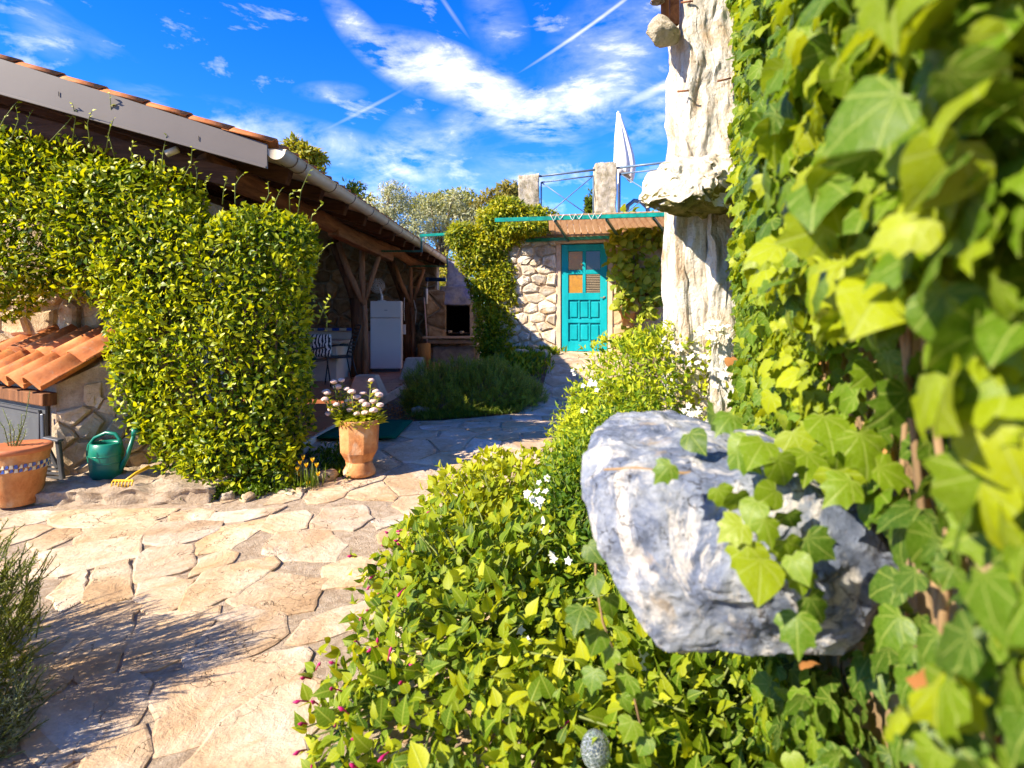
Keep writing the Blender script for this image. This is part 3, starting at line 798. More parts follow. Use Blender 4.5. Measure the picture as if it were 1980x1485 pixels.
TR = [[(0,195),(40,160),(150,130),(330,128),(290,155),(180,180),(60,200)],[(285,165),(390,122),(700,122),(905,118),(850,150),(760,178),(570,195),(420,208),(300,190)],
[(910,140),(1040,120),(1100,130),(1080,160),(990,178),(920,172)],[(1100,140),(1280,130),(1480,105),(1400,140),(1280,165),(1170,178),(1110,165)],
[(0,235),(180,208),(225,225),(150,262),(70,290),(0,300)],[(185,290),(290,235),(400,225),(385,255),(250,320),(200,335)],
[(430,260),(450,218),(600,200),(810,185),(740,235),(680,265),(560,280),(440,290)],[(775,225),(790,195),(960,185),(1130,190),(1110,230),(1020,270),(900,300),(790,280)],
[(1150,225),(1370,178),(1360,220),(1210,310),(1040,345),(1030,330),(1100,270)],[(1400,210),(1450,150),(1600,130),(1620,150),(1590,205),(1490,235)],
[(245,420),(245,350),(480,305),(715,265),(705,370),(560,400),(330,460),(180,470)],[(465,580),(510,440),(675,400),(672,575),(600,580),(490,600)],
[(735,480),(745,385),(790,335),(900,320),(990,320),(985,380),(1000,415),(930,440),(760,485)],[(755,500),(870,490),(975,510),(950,600),(880,640),(800,645),(755,580)],
[(1020,460),(1080,385),(1170,345),(1220,360),(1180,400),(1080,440)],[(1010,560),(1100,450),(1420,385),(1440,420),(1340,490),(1240,550),(1130,600),(990,640)],
[(1245,590),(1330,520),(1430,465),(1690,500),(1640,560),(1620,640),(1460,660),(1380,630),(1250,600)],[(1430,310),(1480,250),(1700,230),(1790,300),(1740,380),(1520,370),(1430,340)],
[(1660,190),(1720,120),(1900,100),(1930,160),(1850,215),(1690,215)],[(1160,690),(1280,640),(1370,660),(1290,695)],
[(230,740),(470,620),(715,640),(560,740),(420,820),(320,860),(180,850)],[(380,880),(400,830),(560,760),(680,700),(650,800),(590,940),(480,1010),(430,1015)],
[(680,940),(720,800),(770,700),(950,670),(1130,650),(1070,740),(960,880),(840,925),(720,945)],[(1030,880),(1120,770),(1200,720),(1475,670),(1460,780),(1330,860),(1110,940),(1020,930)],
[(1560,800),(1640,700),(1790,660),(1960,600),(1990,650),(1850,730),(1640,800)],[(190,1060),(170,980),(250,910),(330,940),(360,970),(290,1050),(200,1090)],
[(215,1230),(340,1120),(500,1030),(690,1010),(740,1060),(700,1160),(640,1290),(450,1380),(370,1400),(350,1320),(290,1250)],[(165,1330),(200,1250),(285,1255),(350,1330),(360,1410),(240,1480)],
[(840,1130),(870,1060),(990,980),(1310,930),(1560,870),(1590,900),(1530,1000),(1420,1060),(1250,1180),(1150,1290),(1010,1330),(820,1390),(900,1200)],
[(480,1480),(560,1370),(730,1290),(720,1400),(690,1480)],[(1090,1390),(1210,1250),(1400,1120),(1560,1010),(1750,1080),(1700,1200),(1560,1300),(1600,1480),(1000,1480)],
[(1740,430),(1860,380),(1960,400),(1900,500),(1720,520)],[(310,560),(380,480),(450,450),(430,580),(330,640)],[(0,420),(120,370),(220,360),(230,440),(120,520),(0,560)]]
def slab(poly, mat, h=.008, name='paving_stone', rnd=R, smooth_edges=0):
    """a flat slab with a broken edge, following the lie of the ground"""
    if area2(poly) < 0: poly = poly[::-1]
    for _ in range(smooth_edges): poly = chaikin(poly, .12)
    out = []
    for i in range(len(poly)):
        a, b = poly[i], poly[(i + 1) % len(poly)]; L = math.hypot(a[0] - b[0], a[1] - b[1])
        k = max(1, int(L / .06))
        for j in range(k):
            t = j / k; out.append((lerp(a[0], b[0], t) + rnd.uniform(-.009, .009), lerp(a[1], b[1], t) + rnd.uniform(-.009, .009)))
    poly = weld(out, .02); n = len(poly)
    cx = sum(p[0] for p in poly) / n; cy = sum(p[1] for p in poly) / n
    tx, ty, h = rnd.uniform(-.012, .012), rnd.uniform(-.012, .012), h * rnd.uniform(.8, 1.5)
    def inset(p, d):
        L = math.hypot(p[0] - cx, p[1] - cy); k = max(0, 1 - d / max(L, 1e-3)); return (cx + (p[0] - cx) * k, cy + (p[1] - cy) * k)
    r0 = [(x, y, ground(x, y) - .01) for x, y in poly]
    r1 = [(x, y, ground(x, y) + .012 + h * .7 + (x - cx) * tx + (y - cy) * ty) for x, y in (inset(p, .004) for p in poly)]
    r2 = [(x, y, ground(x, y) + .012 + h + (x - cx) * tx + (y - cy) * ty) for x, y in (inset(p, .016) for p in poly)]
    f = [(i, (i + 1) % n, n + (i + 1) % n, n + i) for i in range(n)] + [(n + i, n + (i + 1) % n, 2 * n + (i + 1) % n, 2 * n + i) for i in range(n)] + [tuple(range(2 * n, 3 * n))]
    obj(name, mk_mesh(name, r0 + r1 + r2, f, mat), path)
def path_stones():
    polys = []; samp = []
    for t in TR:
        p = []
        for zx, zy in t:
            g = G(zx / 2.724, 940 + zy / 2.724, .02); g = G(zx / 2.724, 940 + zy / 2.724, ground(g.x, g.y) + .02); p.append((g.x, g.y))
        if area2(p) < 0: p = p[::-1]
        cx_ = sum(q[0] for q in p) / len(p); cy_ = sum(q[1] for q in p) / len(p)
        p = [(q[0] + (q[0] - cx_) / math.hypot(q[0] - cx_, q[1] - cy_) * .052, q[1] + (q[1] - cy_) / math.hypot(q[0] - cx_, q[1] - cy_) * .052) for q in p]
        polys.append(p)
    def inside(p, q):
        c = False
        for i in range(len(q)):
            a, b = q[i], q[i - 1]
            if (a[1] > p[1]) != (b[1] > p[1]) and p[0] < (b[0] - a[0]) * (p[1] - a[1]) / (b[1] - a[1]) + a[0]: c = not c
        return c
    for p in polys:
        xs = [q[0] for q in p]; ys = [q[1] for q in p]
        for y in np.arange(min(ys), max(ys), .07):
            for x in np.arange(min(xs), max(xs), .07):
                if inside((x, y), p): samp.append((x, y))
        samp += p
        slab(p, M['flag'])
    S = np.array(samp)
    near = [q for q in scatter((-4.6, .9, .8, 4.4), .34, 5) if np.min(((S - q) ** 2).sum(1)) > .075 ** 2]
    far = scatter((-2.2, 4.4, 2.4, 10.3), .40, 9, .72)
    rnd = random.Random(4)
    far = [q for q in far if rnd.random() > .12]
    sites = near + far + [tuple(s) for s in samp]
    cells = voronoi(sites, (-4.8, .8, 2.5, 10.4), .014, keep=len(near) + len(far), reach=60)
    for (x, y), poly in zip(near + far, cells):
        if poly is None: continue
        l, r = interp(PL, y), interp(PR, y)
        if not (l - .02 < x < r + .05) or x > lerp(.2, 1.9, sstep(3, 8, y)) + .3: continue
        if y > 4.12: poly = [(max(interp(PL, max(p[1], 6.72) if y > 6.55 else min(p[1], 6.6)) + .01, p[0]), p[1]) for p in poly]
        if 5.56 < y < 6.62 and x < -1.2: continue                 # under the carpet
        poly = weld(poly, .05)
        if len(poly) < 3 or abs(area2(poly)) < .006: continue
        poly = [(a + rnd.uniform(-.012, .012), b + rnd.uniform(-.012, .012)) for a, b in poly]
        slab(poly, M['flag'], rnd=rnd)
path_stones()

# ------------------------------------------------------------------ the terrace under the tiled roof
TZ = .24
def edge(y): return -1.97 + .027 * (y - 5.43)
terr = MB()
terr.prism([(edge(5.3), 5.3, -.1), (edge(16), 16, -.1), (-8.5, 16, -.1), (-8.5, 5.3, -.1)], (0, 0, TZ - .012 + .1))
terrace = tag(terr.build('terrace_floor', M['mortar']), 'raised terracotta tiled terrace floor under the roof', 'floor', kind='structure')
kb = MB(); kb.prism([(edge(5.3) + .0, 5.3, -.05), (edge(15.8), 15.8, -.05), (edge(15.8) + .035, 15.8, -.05), (edge(5.3) + .035, 5.3, -.05)], (0, 0, TZ + .05 - .004))
kb.build('kerb', M['paleconc'], terrace, bevel=.006)
def ftile():
    mb = MB(); mb.box((0, 0, -.006), (.318, .318, .02)); me = mk_mesh('floor_tile', mb.v, mb.f, M['floor_tile']); return me
_ft = ftile()
for j in range(29):
    for i in range(9):
        y = 5.5 + j * .325; x = edge(y) - .165 - i * .325
        o = link(bpy.data.objects.new('floor_tile', _ft), terrace); o.location = (x, y, TZ + R.uniform(-.0015, .0015)); o.rotation_euler = (R.uniform(-.004, .004), R.uniform(-.004, .004), .0)

# ------------------------------------------------------------------ pavilion: tiled roof on log posts
pav = thing('open_pavilion', 'open sided pavilion with orange tiled roof on rough log posts', 'pavilion', (-4.5, 10, 0))
GXn, GYn, GXf, GYf = -2.05, 4.7, -1.74, 15.9
def gx(y): return lerp(GXn, GXf, (y - GYn) / (GYf - GYn))
SL = math.tan(math.radians(17.2)); RZ = 2.80
def rz(x, y): return RZ + (gx(y) - x) * SL
roof = MB()
xl = -9.0
roof.add([(gx(4.72) - .02, 4.72, rz(gx(4.72) - .02, 4.72)), (gx(15.9) - .02, 15.9, rz(gx(15.9) - .02, 15.9)), (xl, 15.9, rz(xl, 15.9)), (xl, 4.72, rz(xl, 4.72)),
          (gx(4.72) - .02, 4.72, rz(gx(4.72) - .02, 4.72) + .03), (gx(15.9) - .02, 15.9, rz(gx(15.9) - .02, 15.9) + .03), (xl, 15.9, rz(xl, 15.9) + .03), (xl, 4.72, rz(xl, 4.72) + .03)],
         [(3, 2, 1, 0), (4, 5, 6, 7), (0, 1, 5, 4), (1, 2, 6, 5), (2, 3, 7, 6), (3, 0, 4, 7)])
roof_o = roof.build('roof', M['board'], pav)
def tile_mesh(name, w, L, amp, th, mat, nseg=9, rs=1.0):
    """S-shaped clay pantile: x across, y from the eave up the slope"""
    prof = []
    for i in range(nseg + 1):
        t = i / nseg; x = (t - .5) * w
        z = amp * (math.sin(t * math.pi / .62) if t < .62 else -.55 * math.sin((t - .62) / .38 * math.pi))
        prof.append((x, z))
    v = []; f = []
    for y, dz, k in ((0, .014, 1.0), (L, 0, .94)):
        for x, z in prof: v.append((x * k, y, z * k + dz + th))
        for x, z in prof: v.append((x * k, y, z * k + dz))
    n = nseg + 1; a = 2 * n
    for i in range(nseg):
        f.append((i, i + 1, a + i + 1, a + i)); f.append((n + i + 1, n + i, a + n + i, a + n + i + 1))
        f.append((i, n + i, n + i + 1, i + 1)); f.append((a + i, a + i + 1, a + n + i + 1, a + n + i))
    f.append((0, a, a + n, n)); f.append((nseg, n + nseg, a + n + nseg, a + nseg))
    return mk_mesh(name, v, f, mat, True)
tm = tile_mesh('roof_tile', .225, .43, .042, .014, M['tile'])
tv = np.array([v.co[:] for v in tm.vertices]); tf = [list(p.vertices) for p in tm.polygons]
rest = MB(); ang = math.atan(SL); yaw = math.atan2(GXf - GXn, GYf - GYn)
for j in range(19):
    for i in range(51):
        y = 4.66 + .11 + i * .218; x0 = gx(y) + .075 - j * .37 * math.cos(ang); z = rz(x0, y) + .052 + R.uniform(-.004, .004)
        # tile axis runs up the slope (-X), across = +Y
        up = Vector((-math.cos(ang), 0, math.sin(ang))); ac = Vector((math.sin(yaw), math.cos(yaw), 0)); nn_ = ac.cross(up)
        if nn_.z < 0: nn_ = -nn_
        Mx = Matrix((( ac.x, up.x, nn_.x, x0), (ac.y, up.y, nn_.y, y), (ac.z, up.z, nn_.z, z), (0, 0, 0, 1)))
        Mx = Mx @ Matrix.Rotation(R.uniform(-.02, .02), 4, 'Z')
        if j < 2 or i == 0:
            o = link(bpy.data.objects.new('roof_tile', tm), roof_o); o.matrix_basis = Mx
        else:
            rest.add([Mx @ Vector(v) for v in tv], tf)
tag(rest.build('roof_tiles', M['tile'], roof_o, True), kind='stuff')
# metal verge board along the front slope
fa = MB()
c0, c1 = Vector((gx(4.69) + .03, 4.69, 0)), Vector((-6.4, 4.45, 0))
def fz(x): return RZ + (gx(4.7) - x) * SL
fa.add([(c0.x, c0.y, fz(c0.x) - .15), (c1.x, c1.y, fz(c1.x) - .32), (c1.x, c1.y, fz(c1.x) + .06), (c0.x, c0.y, fz(c0.x) + .05),
        (c0.x, c0.y + .02, fz(c0.x) - .15), (c1.x, c1.y + .02, fz(c1.x) - .32), (c1.x, c1.y + .02, fz(c1.x) + .06), (c0.x, c0.y + .02, fz(c0.x) + .05)],
       [(0, 1, 2, 3), (7, 6, 5, 4), (0, 4, 5, 1), (3, 2, 6, 7), (0, 3, 7, 4), (1, 5, 6, 2)])
fas = fa.build('verge_board', M['fascia'], roof_o)
lip = MB(); lip.bar((c0.x, c0.y - .012, fz(c0.x) - .145), (c1.x, c1.y - .012, fz(c1.x) - .315), .022, .02)
for k in range(4): 
    t = (k + .5) / 4; q = c0.lerp(c1, t); lip.bar((q.x, q.y - .006, fz(q.x) - .1), (q.x, q.y - .006, fz(q.x) - .06), .006, .006)
lip.build('drip_edge', M['fascia'], pav, bevel=.003)
rb = MB(); rb.bar((c0.x - .35, 4.9, fz(c0.x - .35) - .30), (c1.x, 4.75, fz(c1.x) - .52), .08, .16)
rb.build('verge_rafter', M['rafter'], pav)
# gutter: half-round trough
def gutter_mesh():
    r, t = .078, .006; prof = [(math.cos(a) * r, math.sin(a) * r) for a in np.linspace(math.pi, 2 * math.pi, 11)]
    prof = [(-r - .004, .012)] + prof + [(r + .012, .006)]
    inn = [(x * .93, z * .93 + .004) for x, z in prof[::-1]]
    ring = prof + inn; v = []; n = len(ring); ys = np.linspace(4.7, 15.9, 13)
    for y in ys:
        for x, z in ring: v.append((gx(y) + .10 + x, y, RZ - .005 + z - .01 * (y - 4.7) / 11))
    f = []
    for j in range(len(ys) - 1):
        for i in range(n): f.append((j * n + i, (j + 1) * n + i, (j + 1) * n + (i + 1) % n, j * n + (i + 1) % n))
    f += [tuple(range(12, -1, -1)), tuple((len(ys) - 1) * n + i for i in range(13))]
    return mk_mesh('gutter', v, f, M['gutter'], True)
gut = obj('gutter', gutter_mesh(), pav)
for y in [4.95, 5.15, 5.95, 6.6, 7.4, 8.2, 9.1, 10, 11, 12, 13, 14, 15]:
    mb = MB(); r = .083
    mb.tube([(gx(y) + .10 + math.cos(a) * r, y, RZ - .006 + math.sin(a) * r) for a in np.linspace(math.pi * 1.0, math.pi * 2.02, 9)], .005, 5)
    mb.build('gutter_clip', M['gutter_dark'], gut, True)
# rafters, purlin, posts
for k, y in enumerate([5.45, 6.3, 7.15, 8.0, 8.85, 9.7, 10.55, 11.4, 12.25, 13.1, 13.95, 14.8, 15.6]):
    mb = MB(); a = gx(y) - .1
    mb.bar((a, y, rz(a, y) - .085), (-8.6, y, rz(-8.6, y) - .085), .13 + R.uniform(-.02, .02), .15)
    mb.build('rafter', M['rafter'], pav, bevel=.012)
def pux(y): return -2.72 + .0277 * (y - 5)
pl = MB(); pts = [(pux(y) + .03 * math.sin(y * 1.7), y, 2.735 + .03 * math.sin(y * 1.1 + 1)) for y in np.arange(5.0, 15.9, .45)]
pl.tube(pts, [.115 + .012 * math.sin(i * 1.3) for i in range(len(pts))], 10, .14, 3); pl.build('purlin', M['beam'], pav, True)
kp = MB(); kp.bar((pux(9) + .03, 8.2, 2.66), (pux(12) + .03, 11.6, 2.60), .17, .2); kp.build('purlin', M['beam'], pav, bevel=.02)
pl2 = MB(); pl2.tube([(-6.0, 5.0, 3.5), (-6.0, 15.6, 3.5)], .11, 8); pl2.build('purlin', M['rafter'], pav, True)
def post(x, y, s=1.0, seed=0):
    p = MB(); z0 = TZ
    p.tube([(x - .06 * s, y, z0), (x - .05, y, .8), (x - .07, y + .01, 1.35), (x - .10, y, 1.72)], [.15 * s, .125 * s, .13 * s, .12 * s], 11, .18, seed)
    po = p.build('post', M['log'], pav, True)
    b = MB(); b.tube([(x + .09, y - .05, z0), (x + .085, y - .04, 1.1), (x + .055, y - .02, 1.72)], [.062, .055, .05], 8, .12, seed + 1); b.build('brace', M['brace'], po, True)
    b = MB(); b.tube([(x + .055, y - .04, 1.6), (x + .02, y - .03, 2.2), (x + .01, y, 2.68)], [.05, .055, .05], 8, .1, seed + 2); b.build('brace', M['brace'], po, True)
    b = MB(); b.tube([(x + .03, y - .04, 1.66), (x - .22, y - .06, 2.2), (x - .44, y, 2.78)], [.06, .058, .055], 8, .1, seed + 3); b.build('brace', M['brace'], po, True)
    b = MB(); b.tube([(x + .08, y - .02, 1.7), (x + .2, y - .02, 2.1), (x + .35, y, 2.56)], [.045, .048, .045], 8, .1, seed + 4); b.build('brace', M['brace'], po, True)
    b = MB(); b.tube([(x - .08, y + .06, 1.6), (x - .3, y + .07, 2.2), (x - .56, y + .05, 2.85)], [.12, .11, .1], 9, .15, seed + 5); b.build('brace', M['log'], po, True)
post(-2.86, 10.8, 1.0, 3)
post(-2.58, 14.4, 1.0, 13)
post(-2.78, 7.0, 1.0, 23)
# gutter bracket frames in green steel near the far end
for y in (10.6, 14.0):
    mb = MB(); x = gx(y)
    mb.bar((x - .75, y, 2.60), (x + .2, y, 2.60), .02, .035); mb.bar((x + .2, y, 2.58), (x + .2, y, 2.86), .02, .035, Vector((1, 0, 0))); mb.bar((x - .75, y, 2.6), (x - .75, y, 2.78), .02, .03, Vector((1, 0, 0)))
    mb.build('green_bracket', M['dkgreen_steel'], pav)
mb = MB(); mb.bar((gx(11.2) + .1, 10.9, 2.93), (-1.25, 10.9, 2.96), .05, .05); mb.build('green_arm', M['green_steel'], pav)
# back and side walls of the pavilion
wl_ = MB(); wl_.prism([(-8.6, 15.3, 0), (-2.02, 15.3, 0), (-2.02, 15.3, 2.83), (-8.6, 15.3, 4.95)], (0, .5, 0)); wl_.box((-8.55, 10.4, 2.42), (.4, 9.9, 4.84))
wl_.box((-1.9, 15.6, .95), (1.9, .45, 2.1))
pw = wl_.build('wall', M['mortar'], pav)
stone_wall(pw, (0, 15.3, 0), (1, 0, 0), (0, 0, 1), (-5.6, .2, -2.03, 3.2), .40, .035, .07, M['brown_stone'], 11, .8, name='stone')
stone_wall(pw, (0, 15.375, 0), (1, 0, 0), (0, 0, 1), (-2.0, .2, -1.0, 1.98), .36, .03, .06, M['brown_stone'], 12, .8, name='stone')

# ------------------------------------------------------------------ garden wall and little tiled shed on the left
gw = thing('garden_wall', 'rough stone garden wall showing under the hedge behind the little tiled shed', 'wall', (-5.2, 5.6, 0))
mb = MB(); mb.box((-5.7, 5.72, 1.25), (5.4, .4, 2.6)); gwall = mb.build('wall', M['mortar'], gw)  # unseen upper part behind the hedge, raised to keep sun out of the pavilion
stone_wall(gwall, (0, 5.52, 0), (1, 0, 0), (0, 0, 1), (-5.5, .75, -3.0, 1.75), .27, .03, .055, M['lime'], 21, .85)
shed = thing('tiled_shed', 'small stone shed with orange pantile roof against the garden wall', 'shed', (-4.0, 4.9, 0))
B_ = Vector((-3.62, 4.52, 0)); fx = Vector((-.866, .5, 0)); bx_ = Vector((.866, .5, 0))
A_ = B_ + fx * 1.9; C_ = B_ + bx_ * .95
rp = math.tan(math.radians(31)); ax = Vector((.5, .866, 0)); EV = B_ + Vector((0, -.1, .86))
def shz(p): return EV.z + (Vector((p[0], p[1], 0)) - Vector((EV.x, EV.y, 0))).dot(ax) * rp
mb = MB()
def pr(p, z): return Vector((p.x, p.y, z))
fwd = Vector((-.5, -.866, 0))
pier0 = B_ + fx * .06
dpt = -fwd * .95
base_ = [B_, C_, C_ + Vector((-.1, .45, 0)), A_ - fwd * 1.0, A_]
top_ = [pr(p, shz(p) - .03) for p in base_]
n_ = len(base_)
mb.add([pr(p, -.05) for p in base_] + top_, [tuple(range(n_ - 1, -1, -1)), tuple(range(n_, 2 * n_))] + [(i, (i + 1) % n_, n_ + (i + 1) % n_, n_ + i) for i in range(n_)])
swall = mb.build('wall', M['mortar'], shed)
nside = Vector((.5, -.866, 0))
stone_wall(swall, B_ + Vector((0, 0, 0)), bx_, (0, 0, 1), (.0, .1, .95, 1.35), .165, .016, .035, M['lime'], 31, .9, inside=lambda u, v: v < shz(B_ + bx_ * u) - .17)
mb = MB(); q0 = B_ + fx * -.02 + fwd * .05; q1 = A_ + fwd * .05
mb.bar(pr(q0, .77), pr(q1, .77), .1, .1); mb.build('lintel', M['log'], shed, bevel=.01)
dm = MB(); d0 = B_ + fx * .1 + fwd * .012; d1 = B_ + fx * 1.1 + fwd * .012
dm.prism([pr(d0, .1), pr(d1, .1), pr(d1, .715), pr(d0, .715)], fwd * .025); dor = dm.build('door', M['grey_panel'], shed, bevel=.008)
dm = MB()
for a, b in (((.16, .17), (.16, .66)), ((.16, .66), (1.04, .66)), ((.16, .17), (1.04, .17))):
    dm.bar(pr(B_ + fx * a[0] + fwd * .045, a[1]), pr(B_ + fx * b[0] + fwd * .045, b[1]), .02, .03, fwd)
dm.build('frame', M['dark_grey'], dor)
stile = tile_mesh('roof_tile', .30, .42, .07, .018, M['tile'], 12)
acr = Vector((-.866, .5, 0)) * -1; upv = Vector((ax.x, ax.y, rp)).normalized(); nv_ = acr.cross(upv)
if nv_.z < 0: nv_ = -nv_
for j in range(2):
    for i in range(7):
        p = EV + fwd * .06 - acr * (i * .288 + .02) + upv * (j * .35 + R.uniform(-.008, .008)) + nv_ * (.015 + R.uniform(0, .006))
        Mx = Matrix(((acr.x, upv.x, nv_.x, p.x), (acr.y, upv.y, nv_.y, p.y), (acr.z, upv.z, nv_.z, p.z), (0, 0, 0, 1))) @ Matrix.Rotation(R.uniform(-.03, .03), 4, 'Z')
        o = link(bpy.data.objects.new('roof_tile', stile), shed); o.matrix_basis = Mx
# ledge in front
rough_led = rough_box('stone_ledge', (-2.95, 4.62, .045), (1.5, 1.0, .24), M['concrete'], None, 40, .04, 8, 3)
tag(rough_led, 'low rough stone ledge under the watering can', 'ledge')

# ------------------------------------------------------------------ house with the turquoise door, roof terrace above
W0, W1 = Vector((.05, 10.72, 0)), Vector((3.6, 9.95, 0))
wu = (W1 - W0).normalized(); wnrm = Vector((wu.y, -wu.x, 0))     # towards the camera
if wnrm.y > 0: wnrm = -wnrm
def HP(u, z, d=0.0): return W0 + wu * u + wnrm * d + Vector((0, 0, z))
def hu(px, d=0.0):
    """distance along the wall of a picture column"""
    k = (px - CX) / F; o = W0 + wnrm * d
    return (k * o.y - o.x) / (wu.x - k * wu.y)
house = thing('stone_house', 'small pale stone house with flat roof terrace and turquoise door', 'house', (1.8, 12, .7))
du0, du1, dz0, dz1 = hu(1086), hu(1174), .745, 2.71
mb = MB()
def hbox(u0, u1, z0, z1, d0, d1, m=mb): m.prism([HP(u0, z0, d0), HP(u1, z0, d0), HP(u1, z1, d0), HP(u0, z1, d0)], wnrm * (d1 - d0))
hbox(-.35, du0 - .09, .2, 2.92, -.5, 0); hbox(du1 + .09, 4.2, .2, 2.92, -.5, 0); hbox(du0 - .09, du1 + .09, dz1 + .1, 2.92, -.5, 0); hbox(du0 - .09, du1 + .09, .2, dz0 - .06, -.5, -.01)
hw = mb.build('wall', M['white_mortar'], house)
mb = MB(); hbox(-.45, 4.4, 2.92, 3.06, -6, .06, mb); mb.build('roof', M['paleconc'], house, bevel=.01)
mb = MB(); hbox(-.35, -.1, .2, 2.9, -6, -.5, mb); hbox(-.35, 4.2, .2, 2.9, -6, -5.7, mb); mb.build('wall', M['white_mortar'], house)
uL = hu(900)
stone_wall(hw, W0, wu, (0, 0, 1), (-.3, .35, du0 - .10, 2.86), .26, .024, .055, M['white_stone'], 41, .66)
stone_wall(hw, W0, wu, (0, 0, 1), (du1 + .11, .5, 3.6, 2.86), .30, .05, .026, M['plaster'], 42, .7)
# door surround
mb = MB(); hbox(du0 - .10, du0 - .012, dz0 - .06, dz1 + .012, -.2, .035, mb); hbox(du1 + .012, du1 + .10, dz0 - .06, dz1 + .012, -.2, .035, mb); mb.build('door_jamb', M['paleconc'], house, bevel=.01)
rough = MB(); hbox(du0 - .22, du1 + .22, dz1 + .014, dz1 + .13, -.2, .06, rough); rough.build('lintel', M['paleconc'], house, bevel=.02)
door = MB(); hbox(du0, du1, dz0, dz1, -.06, -.02, door); door_o = door.build('door', M['teal'], house)
w_ = du1 - du0; h_ = dz1 - dz0
fr = MB(); s1, s2 = .125, .055
def fbar(u0, u1, z0, z1, d=.012): hbox(du0 + u0 * w_, du0 + u1 * w_, dz0 + z0 * h_, dz0 + z1 * h_, -.02, d, fr)
uv_ = [.15, .465, .535, .85]; zv_ = [.545, .72, .76, .935]
fbar(0, .15, 0, 1); fbar(.85, 1, 0, 1); fbar(.15, .85, .935, 1); fbar(.15, .85, 0, .09); fbar(.15, .85, .48, .545); fbar(.465, .535, .545, .935); fbar(.15, .465, .72, .76); fbar(.535, .85, .72, .76); fbar(.15, .85, .265, .30)
fr.build('door_frame', M['teal'], house, bevel=.006)
for (a, b, c, d, m) in ((.15, .465, .76, .935, 'amber'), (.535, .85, .76, .935, 'dark_glass'), (.15, .465, .545, .72, 'amber'), (.535, .85, .545, .72, 'mesh_back')):
    q = MB(); hbox(du0 + a * w_ + .003, du0 + b * w_ - .003, dz0 + c * h_ + .003, dz0 + d * h_ - .003, -.019, -.008, q); q.build('pane', M[m], door_o)
q = MB()
for i in range(11):
    z = dz0 + (.545 + .175 * (i + .5) / 11) * h_; hbox(du0 + .535 * w_ + .004, du0 + .85 * w_ - .004, z - .006, z + .006, -.007, .0, q)
q.build('wire_mesh', M['mesh_wire'], door_o)
for r0, r1 in ((.305, .475), (.095, .26)):
    for c in range(3):
        a = .15 + .7 * c / 3 + .035; b = .15 + .7 * (c + 1) / 3 - .035
        q = MB(); hbox(du0 + a * w_, du0 + b * w_, dz0 + r0 * h_ + .025, dz0 + r1 * h_ - .025, -.019, .004, q); q.build('panel', M['teal'], door_o, bevel=.012)
    for c in range(2):
        a = .15 + .7 * (c + 1) / 3
        q = MB(); hbox(du0 + (a - .02) * w_, du0 + (a + .02) * w_, dz0 + r0 * h_, dz0 + r1 * h_, -.019, .009, q); q.build('muntin', M['teal'], door_o, bevel=.004)
q = MB(); q.lathe([(.0, 0), (.016, 0), (.02, .02), (0, .03)], 8, HP(du0 + .94 * w_, dz0 + .5 * h_, .02)); q.bar(HP(du0 + .94 * w_, dz0 + .5 * h_, .02), HP(du0 + .86 * w_, dz0 + .5 * h_, .05), .014, .014); q.build('handle', M['mesh_wire'], door_o)
# steps
def step(u0, u1, z0, z1, d0, d1, seed):
    c = (HP(u0, 0, d0) + HP(u1, 0, d1)) / 2; 
    rough_box('step', (c.x, c.y, (z0 + z1) / 2), (u1 - u0, abs(d1 - d0), z1 - z0), M['lime'], house, 10, .016, 6, seed, rot=math.atan2(wu.y, wu.x))
step(du0 - .12, du1 + .08, .6, .735, -.1, .12, 3); step(du0 - .2, du1 + .12, .42, .655, .05, .42, 4)
# pergola frame of green steel with boards
per = thing('pergola_awning', 'green steel pergola with pale boards over the turquoise door', 'pergola', (1.6, 9.6, 2.9))
pf0, pf1 = P(957, 425, 8.9), P(1245, 403, 8.75); pz = 2.90
f0 = Vector((pf0.x, 8.9, pz + .0)); f1 = Vector((pf1.x + .3, 8.62, pz + .04))
b0 = HP(hu(1018), 2.80, .06); b1 = HP(3.5, 2.84, .06)
mb = MB(); mb.bar(f0, f1, .05, .06); mb.build('front_bar', M['green_steel'], per)
mb = MB(); mb.bar(b0, b1, .05, .06); mb.build('wall_bar', M['green_steel'], per)
for t, u in ((.36, 1.02), (.66, 1.95), (.93, 2.8)):
    mb = MB(); mb.bar(f0.lerp(f1, t) + Vector((0, 0, -.04)), HP(u, 2.78, .06), .035, .04); mb.build('cross_bar', M['dkgreen_steel'], per)
for i in range(20):
    t = .34 + i * .0335; a = f0.lerp(f1, t); b = HP(lerp(hu(1068), 3.1, (t - .34) / .66), 2.87, .04)
    mb = MB(); mb.bar(a + Vector((0, .03, .055)), b + Vector((0, 0, .03)), .1, .012); mb.build('board', M['mat_board'], per)
for k, t in enumerate((.35, .46, .57)):
    mb = MB(); a = f0.lerp(f1, t); 
    mb.tube([a + Vector((-.05, -.04, .05)), a + Vector((-.0, -.05, -.05)), a + Vector((.05, -.04, .05)), a + Vector((.1, -.05, -.03)), a + Vector((.16, -.04, .05))], .006, 5); mb.build('wire_hook', M['white_plastic'], per)
